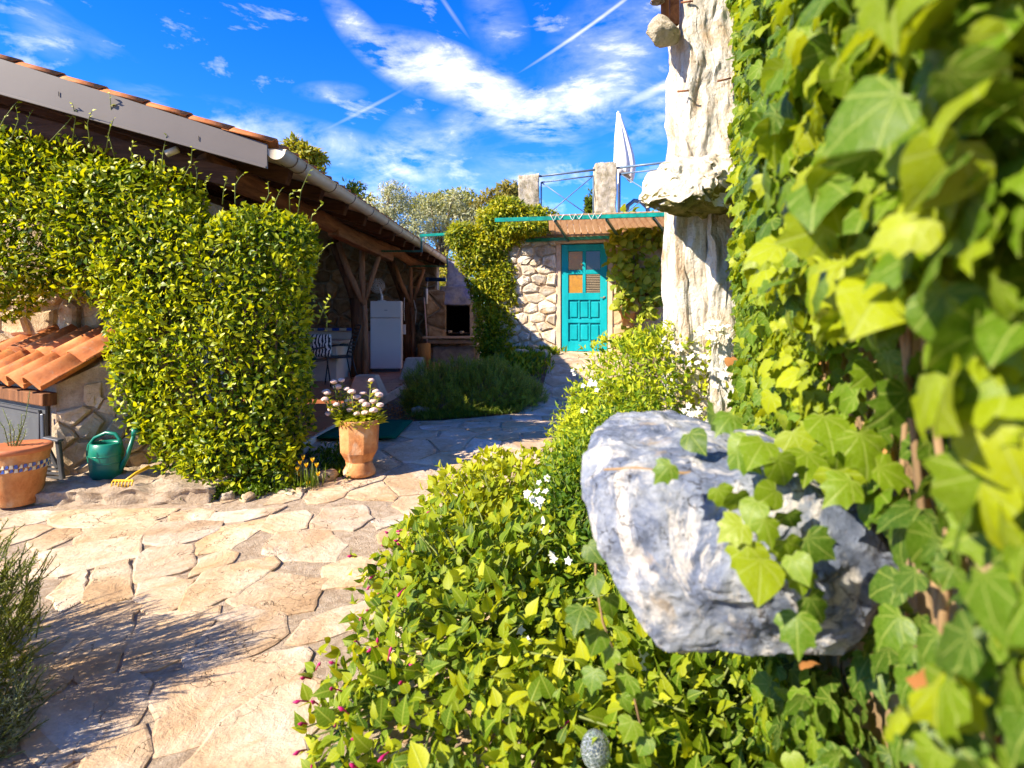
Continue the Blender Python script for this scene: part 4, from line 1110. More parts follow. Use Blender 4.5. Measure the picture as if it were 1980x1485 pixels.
# stone posts and railings on the roof terrace
def gate_post(px0, px1, pyt, Y, label, seed):
    a, b = P(px0, pyt, Y), P(px1, pyt, Y)
    o = rough_box('stone_post', ((a.x + b.x) / 2, Y + .19, (a.z + 3.05) / 2), (b.x - a.x, .36, a.z - 3.05), M['corbel'], None, 16, .03, 5, seed)
    return tag(o, label, 'post', 'stone posts of the roof terrace')
gate_post(1003, 1042, 336, 11.2, 'shorter square stone post left of the white parasol on the roof terrace', 5)
gate_post(1152, 1192, 313, 11.0, 'tall square stone post next to the white parasol on the roof terrace', 6)
def railing(a, b, zt0, zt1, zb, label):
    t = thing('railing', label, 'railing', ((a[0] + b[0]) / 2, (a[1] + b[1]) / 2, zb), 'railings of the roof terrace')
    A0, B0 = Vector((a[0], a[1], 0)), Vector((b[0], b[1], 0))
    def seg(name, p, q, w=.03):
        m = MB(); m.tube([p, q], w / 2, 6); m.build(name, M['blue_steel'], t, True)
    seg('top_rail', A0 + Zv * zt0, B0 + Zv * zt1, .045)
    i0, i1 = A0.lerp(B0, .05), A0.lerp(B0, .95)
    seg('frame_bar', i0 + Zv * (zt0 - .12), i1 + Zv * (zt1 - .12)); seg('frame_bar', i0 + Zv * zb, i1 + Zv * zb)
    seg('upright', i0 + Zv * zb, i0 + Zv * (zt0 - .12)); seg('upright', i1 + Zv * zb, i1 + Zv * (zt1 - .12))
    seg('brace', i0 + Zv * zb, i1 + Zv * (zt1 - .12), .022); seg('brace', i1 + Zv * zb, i0 + Zv * (zt0 - .12), .022)
    for x in (i0, i1): seg('foot', x + Zv * 3.05, x + Zv * zb)
ra, rb_ = P(1041, 341, 11.3), P(1153, 328, 11.15)
railing((ra.x, 11.3), (rb_.x, 11.15), ra.z, rb_.z, 3.3, 'blue grey railing with crossed bars between the two stone posts')
ra, rb_ = P(1192, 325, 11.1), P(1330, 309, 10.6)
railing((ra.x, 11.1), (rb_.x, 10.6), ra.z, rb_.z, 3.3, 'blue grey railing running from the tall stone post behind the big limestone corner')

# ------------------------------------------------------------------ right hand pillar, corbels, ivy wall
pil = thing('limestone_pillar', 'tall weathered limestone pillar at the end of the ivy wall', 'pillar', (1.04, 3.1, 0))
rough_box('shaft', (1.105, 3.2, 3.0), (.36, .4, 1.92), M['karst'], pil, 64, .034, 8, 11, (1.3, 1.3, .6), octs=5)
rough_box('base', (1.0, 3.3, .8), (.17, .3, 2.55), M['karst'], pil, 44, .026, 9, 15, (1.3, 1.3, .6), octs=5)
rough_box('base', (1.155, 3.22, .8), (.14, .3, 2.5), M['karst'], pil, 44, .026, 9, 16, (1.3, 1.3, .6), octs=5)
def corb(px, py, Y): return P(px, py, Y)
hull_rock('capital', [corb(1238, 385, 2.75), corb(1245, 352, 2.75), corb(1275, 325, 2.8), corb(1312, 308, 2.9), corb(1420, 300, 2.9), corb(1430, 400, 2.8), corb(1385, 392, 2.66), corb(1300, 392, 2.6), corb(1262, 392, 2.64),
    corb(1290, 330, 2.68), corb(1400, 345, 2.68), corb(1258, 402, 2.8), corb(1320, 416, 3.0), corb(1425, 408, 3.1), corb(1300, 340, 3.3), corb(1425, 330, 3.35), corb(1260, 385, 3.2)], M['mossy'], pil, 5, .042, 7, 4, True, .05)
hull_rock('bracket_stone', [corb(1250, 62, 2.95), corb(1254, 42, 2.95), corb(1276, 24, 2.98), corb(1284, 50, 2.9), corb(1300, 50, 2.92), corb(1316, 60, 2.95), corb(1314, 84, 3.0), corb(1276, 96, 3.0), corb(1262, 84, 2.95),
    corb(1256, 58, 3.2), corb(1316, 56, 3.25), corb(1276, 30, 3.15), corb(1275, 94, 3.2)], M['corbel'], pil, 3, .018, 9, 6, True, .1)
for a, b in (((1310, 177, 3.0), (1332, 175, 2.97)), ((1388, 157, 2.93), (1413, 151, 2.97)), ((1316, 5, 3.0), (1340, 2, 2.98))):
    mb = MB(); mb.tube([P(*a), P(*b)], .005, 6); mb.build('iron_nail', M['rust'], pil, True)
dp = thing('downpipe', 'brown metal downpipe stub resting on the small bracket stone', 'downpipe', P(1285, 60, 3.05))
mb = MB(); mb.tube([P(1286, 52, 3.06), P(1285, -60, 3.06)], .022, 10); mb.build('pipe', M['rust'], dp, True)
mb = MB(); mb.tube([P(1271, 5, 3.02), P(1271, -60, 3.02)], [.03, .034], 10); mb.build('hopper', M['gutter_dark'], dp, True)
mb = MB(); mb.bar(P(1303, 48, 3.1), P(1303, -60, 3.1), .05, .03); mb.build('backing_board', M['beam'], dp)
mb = MB(); mb.tube([P(1271, 5, 3.02) + Vector((math.cos(t) * .036, math.sin(t) * .036, .004)) for t in np.linspace(0, 6.28, 10)], .003, 5); mb.build('hoop', M['mesh_wire'], dp, True)

IA, IB = Vector((.40, .25, 0)), Vector((1.27, 3.12, 0))
idr = (IB - IA).normalized(); inr = Vector((-idr.y, idr.x, 0)); ILEN = (IB - IA).length
iw = thing('ivy_wall', 'tall stone house wall hidden under the sheet of ivy', 'wall', (1.2, 1.6, 0))
mb = MB(); a0 = IA - idr * 2.2; b0_ = IB
mb.prism([a0 + Zv * -.05, b0_ + Zv * -.05, b0_ + Zv * -.05 - inr * .5, a0 + Zv * -.05 - inr * .5], (0, 0, 4.4))
mb.build('wall', M['brown_stone'], iw)
ivy = thing('ivy', 'dense bright green ivy sheeting the wall and creeping over the boulder', 'ivy', (.9, 1.7, 0))
def ivy_leaves():
    rg = np.random.default_rng(3)
    N = 26000
    s = -.15 + (ILEN + .06 + .15) * rg.random(N) ** 1.3
    z = rg.uniform(.05, 3.75, N)
    base = np.array(IA)[None, :] + np.outer(s, np.array(idr)); base[:, 2] = z
    lump = noise3(base, 2.6, 1.0)
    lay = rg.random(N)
    off = .015 + .10 * lay + .075 * np.clip(lump + .25, 0, 1) * lay + .05 * np.clip(noise3(base, 9.0, 4.0), 0, 1)
    off *= np.where(z < .75, 1.25, 1) * np.interp(s, [0, 1.6, ILEN], [1, .9, .35])
    pos = base + np.outer(off, np.array(inr))
    d = np.stack([rg.normal(0, .45, N), rg.normal(0, .45, N), -rg.uniform(.25, 1.1, N)], 1) + np.outer(rg.uniform(.1, .6, N), np.array(inr))
    n = np.array(inr)[None, :] * .9 + np.array([sx, sy, sz]) * .35 + rg.normal(0, .5, (N, 3)) + np.array([0, 0, .15])
    sc = rg.uniform(.022, .050, N) * np.where(lump > .2, 1.2, 1) * np.interp(s, [0, .6, 1.6, ILEN], [1.3, 1.2, 1.0, .85])
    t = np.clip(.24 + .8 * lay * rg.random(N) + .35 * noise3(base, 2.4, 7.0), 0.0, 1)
    # keep the mouth of the camera and the boulder free
    ok = ~((pos[:, 1] < .36)) & ~((np.abs(pos[:, 1] - 1.05) < .28) & (z > .84) & (z < 1.2) & (lay > .25))
    ok &= ~((pos[:, 1] > .45) & (pos[:, 1] < 1.0) & (z > .85) & (z < 1.45) & (off > .055))
    bx_x, bx_y = CX + F * pos[:, 0] / np.maximum(pos[:, 1], .05), HY - F * (pos[:, 2] - EYE) / np.maximum(pos[:, 1], .05)
    ok &= ~((pos[:, 1] > .45) & (pos[:, 1] < 1.2) & (bx_y > 860) & (bx_y < 1265) & (bx_x < np.interp(bx_y, [860, 1000, 1080, 1140, 1200, 1265], [1560, 1690, 1740, 1730, 1660, 1640])))
    return [q[ok] for q in (pos, d, n, sc, t, lay)]
ip, idd, inn, isc, it, ilay = ivy_leaves()
# tip sprays leaning off the pillar and the corner
rg_ = np.random.default_rng(8); N2 = 420
cpos = np.stack([rg_.uniform(1.23, 1.33, N2), rg_.uniform(2.85, 3.1, N2), rg_.uniform(.2, 3.7, N2)], 1)
cd = np.stack([rg_.normal(-.3, .4, N2), rg_.normal(-.4, .3, N2), -rg_.uniform(.2, 1, N2)], 1); cn = np.stack([rg_.normal(-.6, .3, N2), rg_.normal(-.7, .3, N2), rg_.normal(.4, .3, N2)], 1)
# trailing over the boulder and hanging beneath it (picture column, row, depth, size, age)
TRAIL = [(1300, 895, .93, .05, .35), (1385, 800, 1.06, .07, .25), (1420, 800, 1.02, .06, .35), (1330, 835, 1.1, .06, .3), (1450, 845, .98, .06, .5), (1480, 850, .95, .07, .5), (1420, 870, .96, .06, .45), (1500, 880, .92, .065, .55),
    (1385, 940, .9, .05, .5), (1425, 950, .88, .05, .6), (1465, 965, .87, .05, .55), (1505, 945, .88, .055, .6), (1440, 1010, .86, .055, .75), (1475, 1000, .85, .05, .5), (1445, 1045, .85, .07, .8), (1470, 1075, .845, .075, .75), (1515, 1040, .85, .06, .55),
    (1530, 1070, .845, .05, .6), (1545, 1100, .84, .045, .5), (1555, 1035, .86, .06, .3), (1615, 905, .9, .085, .75), (1650, 925, .88, .07, .6), (1690, 900, .85, .065, .5), 
    (1560, 1150, .84, .06, .2), (1540, 1180, .84, .07, .35), (1520, 990, .88, .05, .3), (1560, 870, .96, .07, .6), (1620, 850, .94, .08, .55), (1530, 830, 1.0, .07, .7), (1590, 800, .98, .08, .5), (1660, 830, .9, .09, .6),
    (1135, 1050, 1.2, .055, .2), (1150, 1110, 1.2, .05, .3), (1128, 1170, 1.2, .07, .25), (1175, 1150, 1.2, .05, .4), (1160, 1215, 1.19, .06, .45), (1185, 1250, 1.19, .06, .5), (1150, 1290, 1.18, .055, .4), (1215, 1300, 1.18, .07, .45), (1200, 1340, 1.18, .05, .35), (1245, 1335, 1.18, .05, .4),
    (1225, 1390, 1.17, .055, .5), (1255, 1420, 1.17, .05, .4)]
tp, td, tn, ts, tt = [], [], [], [], []
for k, (px, py, Y, s, t) in enumerate(TRAIL):
    q = P(px, py, Y); q = Vector((0, 0, EYE)) + (q - Vector((0, 0, EYE))) * .90; tp.append(q[:]); ts.append(s * .82); tt.append(t)
    td.append((rg_.normal(-.2, .5), rg_.normal(-.25, .25), -rg_.uniform(.3, .9))); tn.append((rg_.normal(-.35, .25), rg_.normal(-.75, .2), rg_.normal(.5, .25)))
tp = np.array(tp); td = np.array(td); tn = np.array(tn); ts = np.array(ts); tt = np.array(tt)
allp = np.concatenate((ip, cpos, tp)); alld = np.concatenate((idd, cd, td)); alln = np.concatenate((inn, cn, tn))
alls = np.concatenate((isc, rg_.uniform(.035, .065, N2), ts)); allt = np.concatenate((it, np.clip(rg_.normal(.6, .2, N2), 0, 1), tt))
allo = np.concatenate((np.where(ilay > .6, 1.0, .05), np.full(N2, 1.0), np.full(len(tp), 5.0)))
IVT = [leaf_lobed(IVY, .3, .12, .3, .05), leaf_lobed(HEART, .3, .14, .35, .04), leaf_lobed(IVY, .3, -.06, .45, .06, .85)]
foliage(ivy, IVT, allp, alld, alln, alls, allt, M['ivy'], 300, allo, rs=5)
dr = [(1890, 1345, .5, .05), (1545, 1290, .9, .03), (1465, 230, 2.1, .07), (1610, 700, 1.3, .05), (1412, 690, 2.6, .06), (1705, 870, .9, .04), (1436, 200, 2.5, .06), (1500, 1440, 1.2, .04), (1850, 320, .62, .03)]
dp_ = np.array([P(a, b, c)[:] for a, b, c, s in dr])
foliage(ivy, IVT[1:2], dp_, rg_.normal(size=(len(dr), 3)), rg_.normal(size=(len(dr), 3)) * .4 + np.array([-.7, -.6, .3]), np.array([q[3] for q in dr]), rg_.random(len(dr)), M['dead'], 20, None, 'dry_leaf')
vs_ = MB()
rr = random.Random(12)
for k in range(26):
    s0, z = rr.uniform(.1, ILEN), rr.uniform(.0, 1.2); pts = []
    for i in range(rr.randint(5, 12)):
        p = IA + idr * s0 + inr * rr.uniform(.008, .04) + Zv * z; pts.append(p); s0 += rr.uniform(-.12, .12); z += rr.uniform(.12, .34)
        if z > 3.7: break
    if len(pts) > 2: vs_.tube(pts, [lerp(.006, .002, i / len(pts)) for i in range(len(pts))], 5)
tag(vs_.build('stems', M['brownstem'], ivy, True), kind='stuff')
def vine_stem(pts, r, root, name='stem', mat='brownstem'):
    mb = MB(); mb.tube(pts, r, 6); mb.build(name, M[mat], root, True)
vine_stem([P(1168, 908, .985), P(1230, 905, .955), P(1300, 915, .945), P(1380, 915, .95), P(1440, 908, .97), P(1470, 900, .99)], [.002, .003, .0035, .003, .003, .002], ivy)
vine_stem([P(1150, 1010, 1.21), P(1152, 1120, 1.21), P(1165, 1200, 1.2), P(1190, 1270, 1.2), P(1222, 1330, 1.19), P(1245, 1430, 1.18)], .0026, ivy)
vine_stem([P(1700, 890, .9), P(1600, 900, .93), P(1500, 940, .9), P(1460, 1010, .87), P(1500, 1060, .86), P(1560, 1110, .85), P(1575, 1220, .84)], .003, ivy, mat='stem')

# boulder: a corbel stone jutting out of the ivy wall
bl = [P(1148, 832, 1.2), P(1186, 789, 1.32), P(1285, 797, 1.36), P(1390, 826, 1.34), P(1500, 850, 1.3), P(1640, 880, 1.22), P(1112, 930, 1.04), P(1134, 892, 1.10), P(1200, 918, .96), P(1330, 925, .93), P(1450, 918, .90), P(1560, 935, .86), P(1690, 1010, .84),
      P(1745, 1080, .84), P(1738, 1130, .86), P(1665, 1185, .86), P(1655, 1240, .90), P(1630, 1262, .92), P(1580, 1262, .91), P(1500, 1266, .91), P(1310, 1266, .93), P(1245, 1215, .95), P(1190, 1130, .98), P(1140, 1030, 1.02), P(1230, 1080, .93), P(1400, 1120, .86), P(1560, 1120, .83),
      P(1330, 1240, 1.15), P(1600, 1240, 1.15), P(1200, 1080, 1.25), P(1160, 950, 1.28), P(1750, 1050, 1.15), P(1700, 1180, 1.15)]
boulder = hull_rock('boulder', bl, M['boulder'], None, 6, .015, 9, 2, True, .03)
tag(boulder, 'big blue grey and white boulder jutting out of the ivy wall', 'boulder')

# ------------------------------------------------------------------ clipped hedge on the left
LS = [leaf_simple(.46, .13, .18), leaf_simple(.52, .05, .3), leaf_ovate(.5, .16, .25)]
hedge = thing('hedge', 'big glossy leaved climbing hedge with two lobes before the pavilion', 'hedge', (-2.5, 4.75, .05))
HE = [(-2.44, 4.78, 1.36, .72, .40, .92), (-2.36, 4.74, .66, .66, .40, .62), (-2.16, 4.75, 1.6, .48, .36, .74), (-2.25, 4.74, .3, .46, .36, .36), (-2.15, 4.52, .26, .44, .22, .30), (-2.9, 4.78, 1.75, .5, .36, .68),
      (-3.25, 4.85, 2.16, .62, .33, .56), (-3.8, 4.9, 2.26, .62, .33, .68), (-4.5, 4.9, 2.24, .75, .33, .80), (-2.62, 4.72, .95, .55, .36, .7), (-1.85, 4.75, 1.95, .22, .25, .3), (-3.0, 4.7, 1.15, .22, .3, .35)]
hpos, hn, hd = shrub(hedge, HE, 74000, LS, (.036, .078), M['hedge'], 21, (.12, .95), .34, .12, 2.4, 2.7, 300, .45, .5, .7, .45, .25, .0, None, .6)
mb = MB(); rr = random.Random(5)
for k in range(18):
    e = (rr.uniform(-3.0, -1.8), rr.uniform(4.6, 4.95), rr.uniform(1.2, 2.2)); b = (rr.uniform(-2.6, -2.1), 4.8, 0.05)
    mb.tube([b, (lerp(b[0], e[0], .4) + rr.uniform(-.1, .1), 4.8, e[2] * .5), e], [.018, .012, .006], 6)
for k in range(10):
    mb.tube([(-2.9, 4.85, 1.2), (rr.uniform(-3.6, -3.1), 4.9, rr.uniform(1.6, 2.2)), (rr.uniform(-5, -3.6), 4.9, rr.uniform(1.7, 2.8))], [.014, .01, .005], 6)
mb.build('stems', M['bark'], hedge, True)
# young shoots above the top
SH = [(-20, 260, 40, 190), (20, 250, 30, 205), (95, 250, 150, 215), (140, 250, 140, 200), (175, 262, 178, 215), (205, 270, 212, 180), (222, 280, 220, 230), (262, 310, 258, 275), (312, 318, 322, 262), (350, 330, 372, 285), (378, 345, 375, 315), (402, 350, 405, 340), (455, 380, 472, 335), (500, 395, 518, 352),
      (525, 400, 545, 365), (560, 385, 575, 370), (575, 395, 600, 330), (600, 420, 625, 395), (612, 500, 640, 470), (615, 560, 632, 640), (615, 600, 640, 575), (300, 330, 300, 290), (60, 245, 62, 215), (430, 370, 440, 345)]
sp, sd, sn, ss, st_ = [], [], [], [], []
for k, (x0, y0, x1, y1) in enumerate(SH):
    a, b = P(x0, y0 + 25, 4.7), P(x1, y1, 4.62 + rr.uniform(-.1, .05)); m = a.lerp(b, .55) + Vector((rr.uniform(-.05, .05), 0, rr.uniform(-.01, .05)))
    mb = MB(); pts = [a, a.lerp(m, .6), m, m.lerp(b, .6) + Vector((0, 0, .01)), b]; mb.tube(pts, [.0045, .004, .0035, .003, .002], 5); mb.build('shoot', M['stem'], hedge, True)
    for j in range(6):
        t = (j + 1) / 6; q = pts[min(4, int(t * 4))].lerp(pts[min(4, int(t * 4) + 1)], (t * 4) % 1)
        sp.append(q[:]); sd.append((rr.choice((-1, 1)) * rr.uniform(.3, 1), rr.uniform(-.4, .4), rr.uniform(.2, .8))); sn.append((rr.gauss(-.4, .4), rr.gauss(-.6, .4), rr.gauss(.5, .3))); ss.append(rr.uniform(.03, .06) * (1.1 - .4 * t)); st_.append(rr.uniform(.75, 1))
foliage(hedge, LS, np.array(sp), np.array(sd), np.array(sn), np.array(ss), np.array(st_), M['hedge'], 200, None, rs=2)
op = thing('orange_pipe', 'bright orange plastic pipe standing between shed and hedge', 'pipe', P(246, 745, 4.9))
mb = MB(); mb.tube([P(243, 640, 4.9), P(248, 700, 4.88), P(244, 755, 4.88), P(246, 900, 4.9)], [.022, .022, .02, .02], 10); mb.build('tube', M['orange'], op, True)
mb = MB(); mb.tube([P(243, 690, 4.9), P(245, 702, 4.89)], .028, 10); mb.build('collar', M['orange'], op, True)

# ------------------------------------------------------------------ flower bed on the right
OV = [leaf_ovate(.62, .14, .28), leaf_ovate(.56, .06, .45), leaf_ovate(.7, .2, .15)]
def buds(root, spots, seed):
    rnd = random.Random(seed)
    for q in spots:
        q = Vector(q); d = Vector((rnd.gauss(-.5, .5), rnd.gauss(-.6, .4), rnd.gauss(.5, .4))).normalized(); L = rnd.uniform(.022, .042)
        mb = MB(); mb.tube([q, q + d * L * .7 + Zv * .003, q + d * L, q + d * (L + .012)], [.0022, .0024, .006, .002], 6); mb.build('flower_bud', M['magenta'], root, True)
def four_oclock(label, ells, N, seed, tint, nb, size=(.04, .075), sep=300):
    c = ells[0]
    t = thing('flowering_shrub', label, 'shrub', (c[0], c[1], ground(c[0], c[1])), 'flowering shrubs of the right hand bed')
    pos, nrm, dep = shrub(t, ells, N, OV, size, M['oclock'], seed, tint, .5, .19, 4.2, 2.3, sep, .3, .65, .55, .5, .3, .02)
    rnd = random.Random(seed); outer = [p for p, d in zip(pos, dep) if d > .93 and p[2] > .18]
    rnd.shuffle(outer)
    stalks(t, 'stems', [tuple(p) for p in outer[:90]], (c[0], c[1], .0), M['stem'], .008, .0025, seed)
    # rosettes of small pale bracts at the tips
    tips = outer[150:150 + nb * 3]; bp, bd, bn = [], [], []
    for q in tips:
        for k in range(6):
            a = k * 1.05 + rnd.random(); bp.append(q); bd.append((math.cos(a), math.sin(a), rnd.uniform(.2, .9))); bn.append((-.3 + rnd.gauss(0, .2), -.4, .8))
    foliage(t, LS, np.array(bp), np.array(bd), np.array(bn), np.full(len(bp), 1.) * np.random.default_rng(seed).uniform(.012, .028, len(bp)), np.full(len(bp), .9), M['oclock'], 60, None, rs=seed + 1)
    front = sorted(outer[90:], key=lambda q: (q[0] * .8 + q[1] * .25 + rnd.uniform(-.5, .5)))[:nb]
    buds(t, front, seed)
    return t
four_oclock('yellow green flowering shrub bulging over the path at the middle of the bed', [(-.12, 3.15, .25, .40, .46, .38), (.18, 3.4, .26, .34, .36, .38), (-.36, 3.0, .18, .22, .3, .27)], 7600, 51, (.6, 1.0), 12, (.035, .065), 200)
four_oclock('largest flowering shrub with many magenta buds at the bottom of the picture', [(-.08, 2.3, .22, .55, .5, .42), (-.02, 1.75, .16, .56, .45, .42), (-.3, 1.95, .12, .36, .5, .3), (.3, 1.5, .2, .36, .4, .36), (-.32, 2.6, .15, .32, .4, .34), (.05, 1.35, .16, .4, .26, .36)], 14500, 52, (.15, .9), 46, (.026, .072), 300)
four_oclock('dark green flowering shrub in the shade below the big boulder', [(.46, 1.75, .2, .3, .55, .36), (.42, 1.3, .16, .3, .25, .32)], 4200, 53, (.1, .65), 8, (.035, .065), 160)
def star_flowers(root, spots, seed, s=(.014, .022), n=4):
    rnd = random.Random(seed); pts, dd, nn2, sc = [], [], [], []
    for q in spots:
        for f in range(rnd.randint(2, n)):
            o = Vector(q) + Vector((rnd.gauss(0, .022), rnd.gauss(0, .022), rnd.gauss(0, .018))); ax_ = Vector((rnd.gauss(-.4, .3), rnd.gauss(-.7, .3), rnd.gauss(.6, .3))).normalized()
            x = ax_.orthogonal().normalized(); y = ax_.cross(x)
            for k in range(5):
                a = k * 1.2566; d = x * math.cos(a) + y * math.sin(a) + ax_ * .2; pts.append(o[:]); dd.append(d[:]); nn2.append(ax_[:]); sc.append(rnd.uniform(*s))
    foliage(root, [leaf_simple(.7, .05, .1)], np.array(pts), np.array(dd), np.array(nn2), np.array(sc), np.full(len(pts), .6), M['petal_white'], min(120, len(pts)), None, 'petal', 'blossom', seed)
JL = [leaf_simple(.38, .1, .2), leaf_simple(.32, .14, .35), leaf_ovate(.4, .14, .25)]
def jasmine(label, ells, N, seed, tint, spots, size=(.032, .056), sep=200, big=4):
    c = ells[0]; t = thing('jasmine_shrub', label, 'shrub', (c[0], c[1], ground(c[0], c[1])), 'white flowering jasmine shrubs by the ivy wall')
    pos, nrm, dep = shrub(t, ells, N, JL, size, M['jasmine'], seed, tint, .45, .26, 3.2, 2.4, sep, .35, .55, .6, .5, .25, .0)
    rnd = random.Random(seed); outer = [tuple(p) for p, d in zip(pos, dep) if d > .9]; rnd.shuffle(outer)
    stalks(t, 'stems', outer[:60], (c[0], c[1], .1), M['stem'], .007, .002, seed)
    star_flowers(t, spots, seed, n=big)
def PS(l): return [P(*q) for q in l]
jasmine('tall jasmine with a big white flower cluster at the foot of the limestone pillar', [(.80, 3.55, .72, .46, .42, .66), (1.05, 3.5, .95, .3, .36, .48), (.64, 3.75, .62, .26, .36, .42), (.82, 3.35, 1.08, .3, .3, .34), (1.1, 3.3, 1.0, .2, .25, .4)], 20000, 61, (.45, 1.0),
        PS([(1378, 640, 2.98), (1368, 655, 2.98), (1392, 650, 2.97), (1380, 662, 2.98), (1360, 645, 3.0), (1395, 632, 2.97), (1383, 625, 2.98), (1370, 632, 2.98), (1300, 665, 3.1), (1312, 672, 3.1), (1280, 662, 3.2), (1352, 700, 3.0), (1392, 715, 2.9), (1340, 690, 3.05), (1385, 745, 2.9), (1345, 800, 2.9), (1352, 788, 2.9), (1335, 795, 2.95), (1150, 740, 3.1), (1160, 748, 3.1), (1390, 690, 2.95)]), big=7)
jasmine('low jasmine with small white stars where the paving narrows', [(.60, 3.75, .45, .32, .40, .50), (.50, 4.1, .35, .24, .3, .38), (.85, 4.2, .55, .4, .4, .42)], 13000, 62, (.4, .95),
        PS([(1100, 728, 3.5), (1140, 742, 3.4), (1125, 790, 3.3)]), big=3)
jasmine('dark green jasmine between the big boulder and the yellow green shrub', [(.34, 2.75, .38, .28, .5, .52), (.5, 2.3, .35, .28, .5, .48), (.56, 3.0, .5, .26, .4, .5)], 14000, 63, (.0, .55),
        PS([(1042, 955, 2.4), (1040, 940, 2.4), (1045, 970, 2.4), (1038, 980, 2.4), (1045, 925, 2.45), (1020, 1235, 1.9), (1240, 1260, 1.6), (1090, 1090, 2.1), (1050, 1015, 2.3)]), (.026, .045), 160, 3)

# rosemary on the left edge, silver lavender beneath it
ND = [leaf_simple(.16, .02, .1), leaf_simple(.2, .03, .25)]
def sprigs(root, ells, nsp, seed, mat, tint, Ls=(.1, .22), per=26, nl=(.018, .03), up=.9, sep=120, stemmat='stem', p=2.3, lump=.15, keep=None):
    pos, nrm, dep, rg = blobs(ells, nsp, seed, .45, p, lump, 3.5, .15)
    A, D, Nn, S, T = [], [], [], [], []; mb = MB()
    for q, nv2, de in zip(pos, nrm, dep):
        if keep is not None and not keep(q): continue
        d = Vector(nv2) * .7 + Zv * up + Vector(rg.normal(0, .35, 3)); d.normalize(); L = rg.uniform(*Ls); q = Vector(q)
        x = d.orthogonal().normalized(); y = d.cross(x); bend = Vector(rg.normal(0, .12, 3))
        base = q - d * L * .6
        if base.z < ground(base.x, base.y): base.z = ground(base.x, base.y)
        mb.tube([base, q, q + d * L * .4 + bend * L], [.003, .0025, .0015], 4)
        for k in range(per):
            t = k / per; a = k * 2.4; pt = base + d * (L * (.12 + .88 * t)) + bend * (L * t * t)
            A.append(pt[:]); D.append((x * math.cos(a) + y * math.sin(a) + d * (.7 + .8 * t))[:]); Nn.append((d + Vector((0, 0, .3)))[:]); S.append(rg.uniform(*nl) * (1.1 - .45 * t)); T.append(min(1, max(0, rg.normal(sum(tint) / 2, (tint[1] - tint[0]) / 3) + .25 * t)))
    foliage(root, ND, np.array(A), np.array(D), np.array(Nn), np.array(S), np.array(T), mat, sep, None, 'needle', 'foliage', seed)
    tag(mb.build('stems', M[stemmat], root, True), kind='stuff')
ros = thing('rosemary', 'upright rosemary bush at the left edge of the paving', 'shrub', (-2.0, 2.05, 0), 'herbs along the left edge')
sprigs(ros, [(-2.10, 2.0, .36, .32, .36, .34), (-1.9, 2.0, .28, .15, .26, .2), (-2.5, 2.15, .3, .34, .38, .36)], 1700, 71, M['needle'], (.3, .9), (.1, .2), 28, (.018, .03), .9, 200)
lav = thing('silver_lavender', 'silvery grey lavender in front of the rosemary at the left edge', 'shrub', (-1.75, 1.72, 0), 'herbs along the left edge')
sprigs(lav, [(-1.88, 1.72, .16, .22, .2, .2), (-1.72, 1.86, .1, .12, .16, .14), (-1.95, 1.6, .15, .2, .2, .22)], 900, 72, M['silver'], (.2, .8), (.07, .15), 26, (.016, .028), .6, 160)
bed = rough_box('soil_bed', (-2.35, 1.75, -.01), (1.0, .9, .06), M['soil'], None, 14, .03, 5, 9)
tag(bed, 'patch of dark earth under the rosemary and lavender', 'soil bed')

# round rosemary cushion by the terrace
cush = thing('rosemary_cushion', 'wide dark green cushion of rosemary where the path bends', 'shrub', (-.55, 7.35, .2))
sprigs(cush, [(-.62, 7.5, .30, .76, .52, .54), (-.15, 7.4, .28, .5, .44, .5), (-1.05, 7.55, .34, .42, .42, .46), (.1, 7.6, .25, .36, .4, .36)], 5600, 73, M['needle'], (.45, 1.0), (.10, .2), 26, (.03, .05), .65, 120, keep=lambda q: q[2] > ground(q[0], q[1]) + .03)

# creeper on its support at the corner of the house
CRL = [leaf_simple(.34, .1, .3), leaf_simple(.4, .06, .2)]
crp = thing('creeper_column', 'leafy creeper arch climbing between the barbecue and the turquoise door', 'creeper', (-.36, 10.95, .5))
CR = [(-.25, 10.9, 1.3, .44, .3, 1.05), (-.34, 10.85, 2.05, .5, .32, .7), (-.55, 10.85, 2.65, .55, .35, .42), (-.05, 10.75, 3.1, .6, .3, .36), (.42, 10.7, 3.2, .42, .28, .24), (-.95, 10.85, 2.9, .3, .35, .25), (.7, 10.6, 3.12, .25, .25, .14), (-.25, 10.9, .75, .3, .3, .4), (-.1, 10.7, 3.4, .35, .3, .22), (.25, 10.25, 2.98, .4, .3, .13)]
shrub(crp, CR, 52000, CRL, (.06, .105), M['creeper'], 81, (.25, .9), .4, .2, 2.6, 2.4, 160, -.1, .5, .6, .5, .25, .02)
mb = MB(); rr = random.Random(3)
for k in range(7): mb.tube([(-.3 + rr.uniform(-.15, .15), 10.95, .3), (-.35 + rr.uniform(-.15, .15), 10.9, 1.5), (-.4 + rr.uniform(-.3, .3), 10.85, 2.7), (rr.uniform(-.8, .6), 10.7, 3.1)], [.03, .025, .02, .01], 6)
mb.build('stems', M['bark'], crp, True)
mb = MB(); mb.bar((-.4, 11.05, .3), (-.4, 11.05, 2.95), .04, .04, Vector((1, 0, 0))); mb.bar((-.95, 10.95, 2.97), (-.3, 10.85, 2.97), .04, .04); mb.build('support', M['green_steel'], crp)
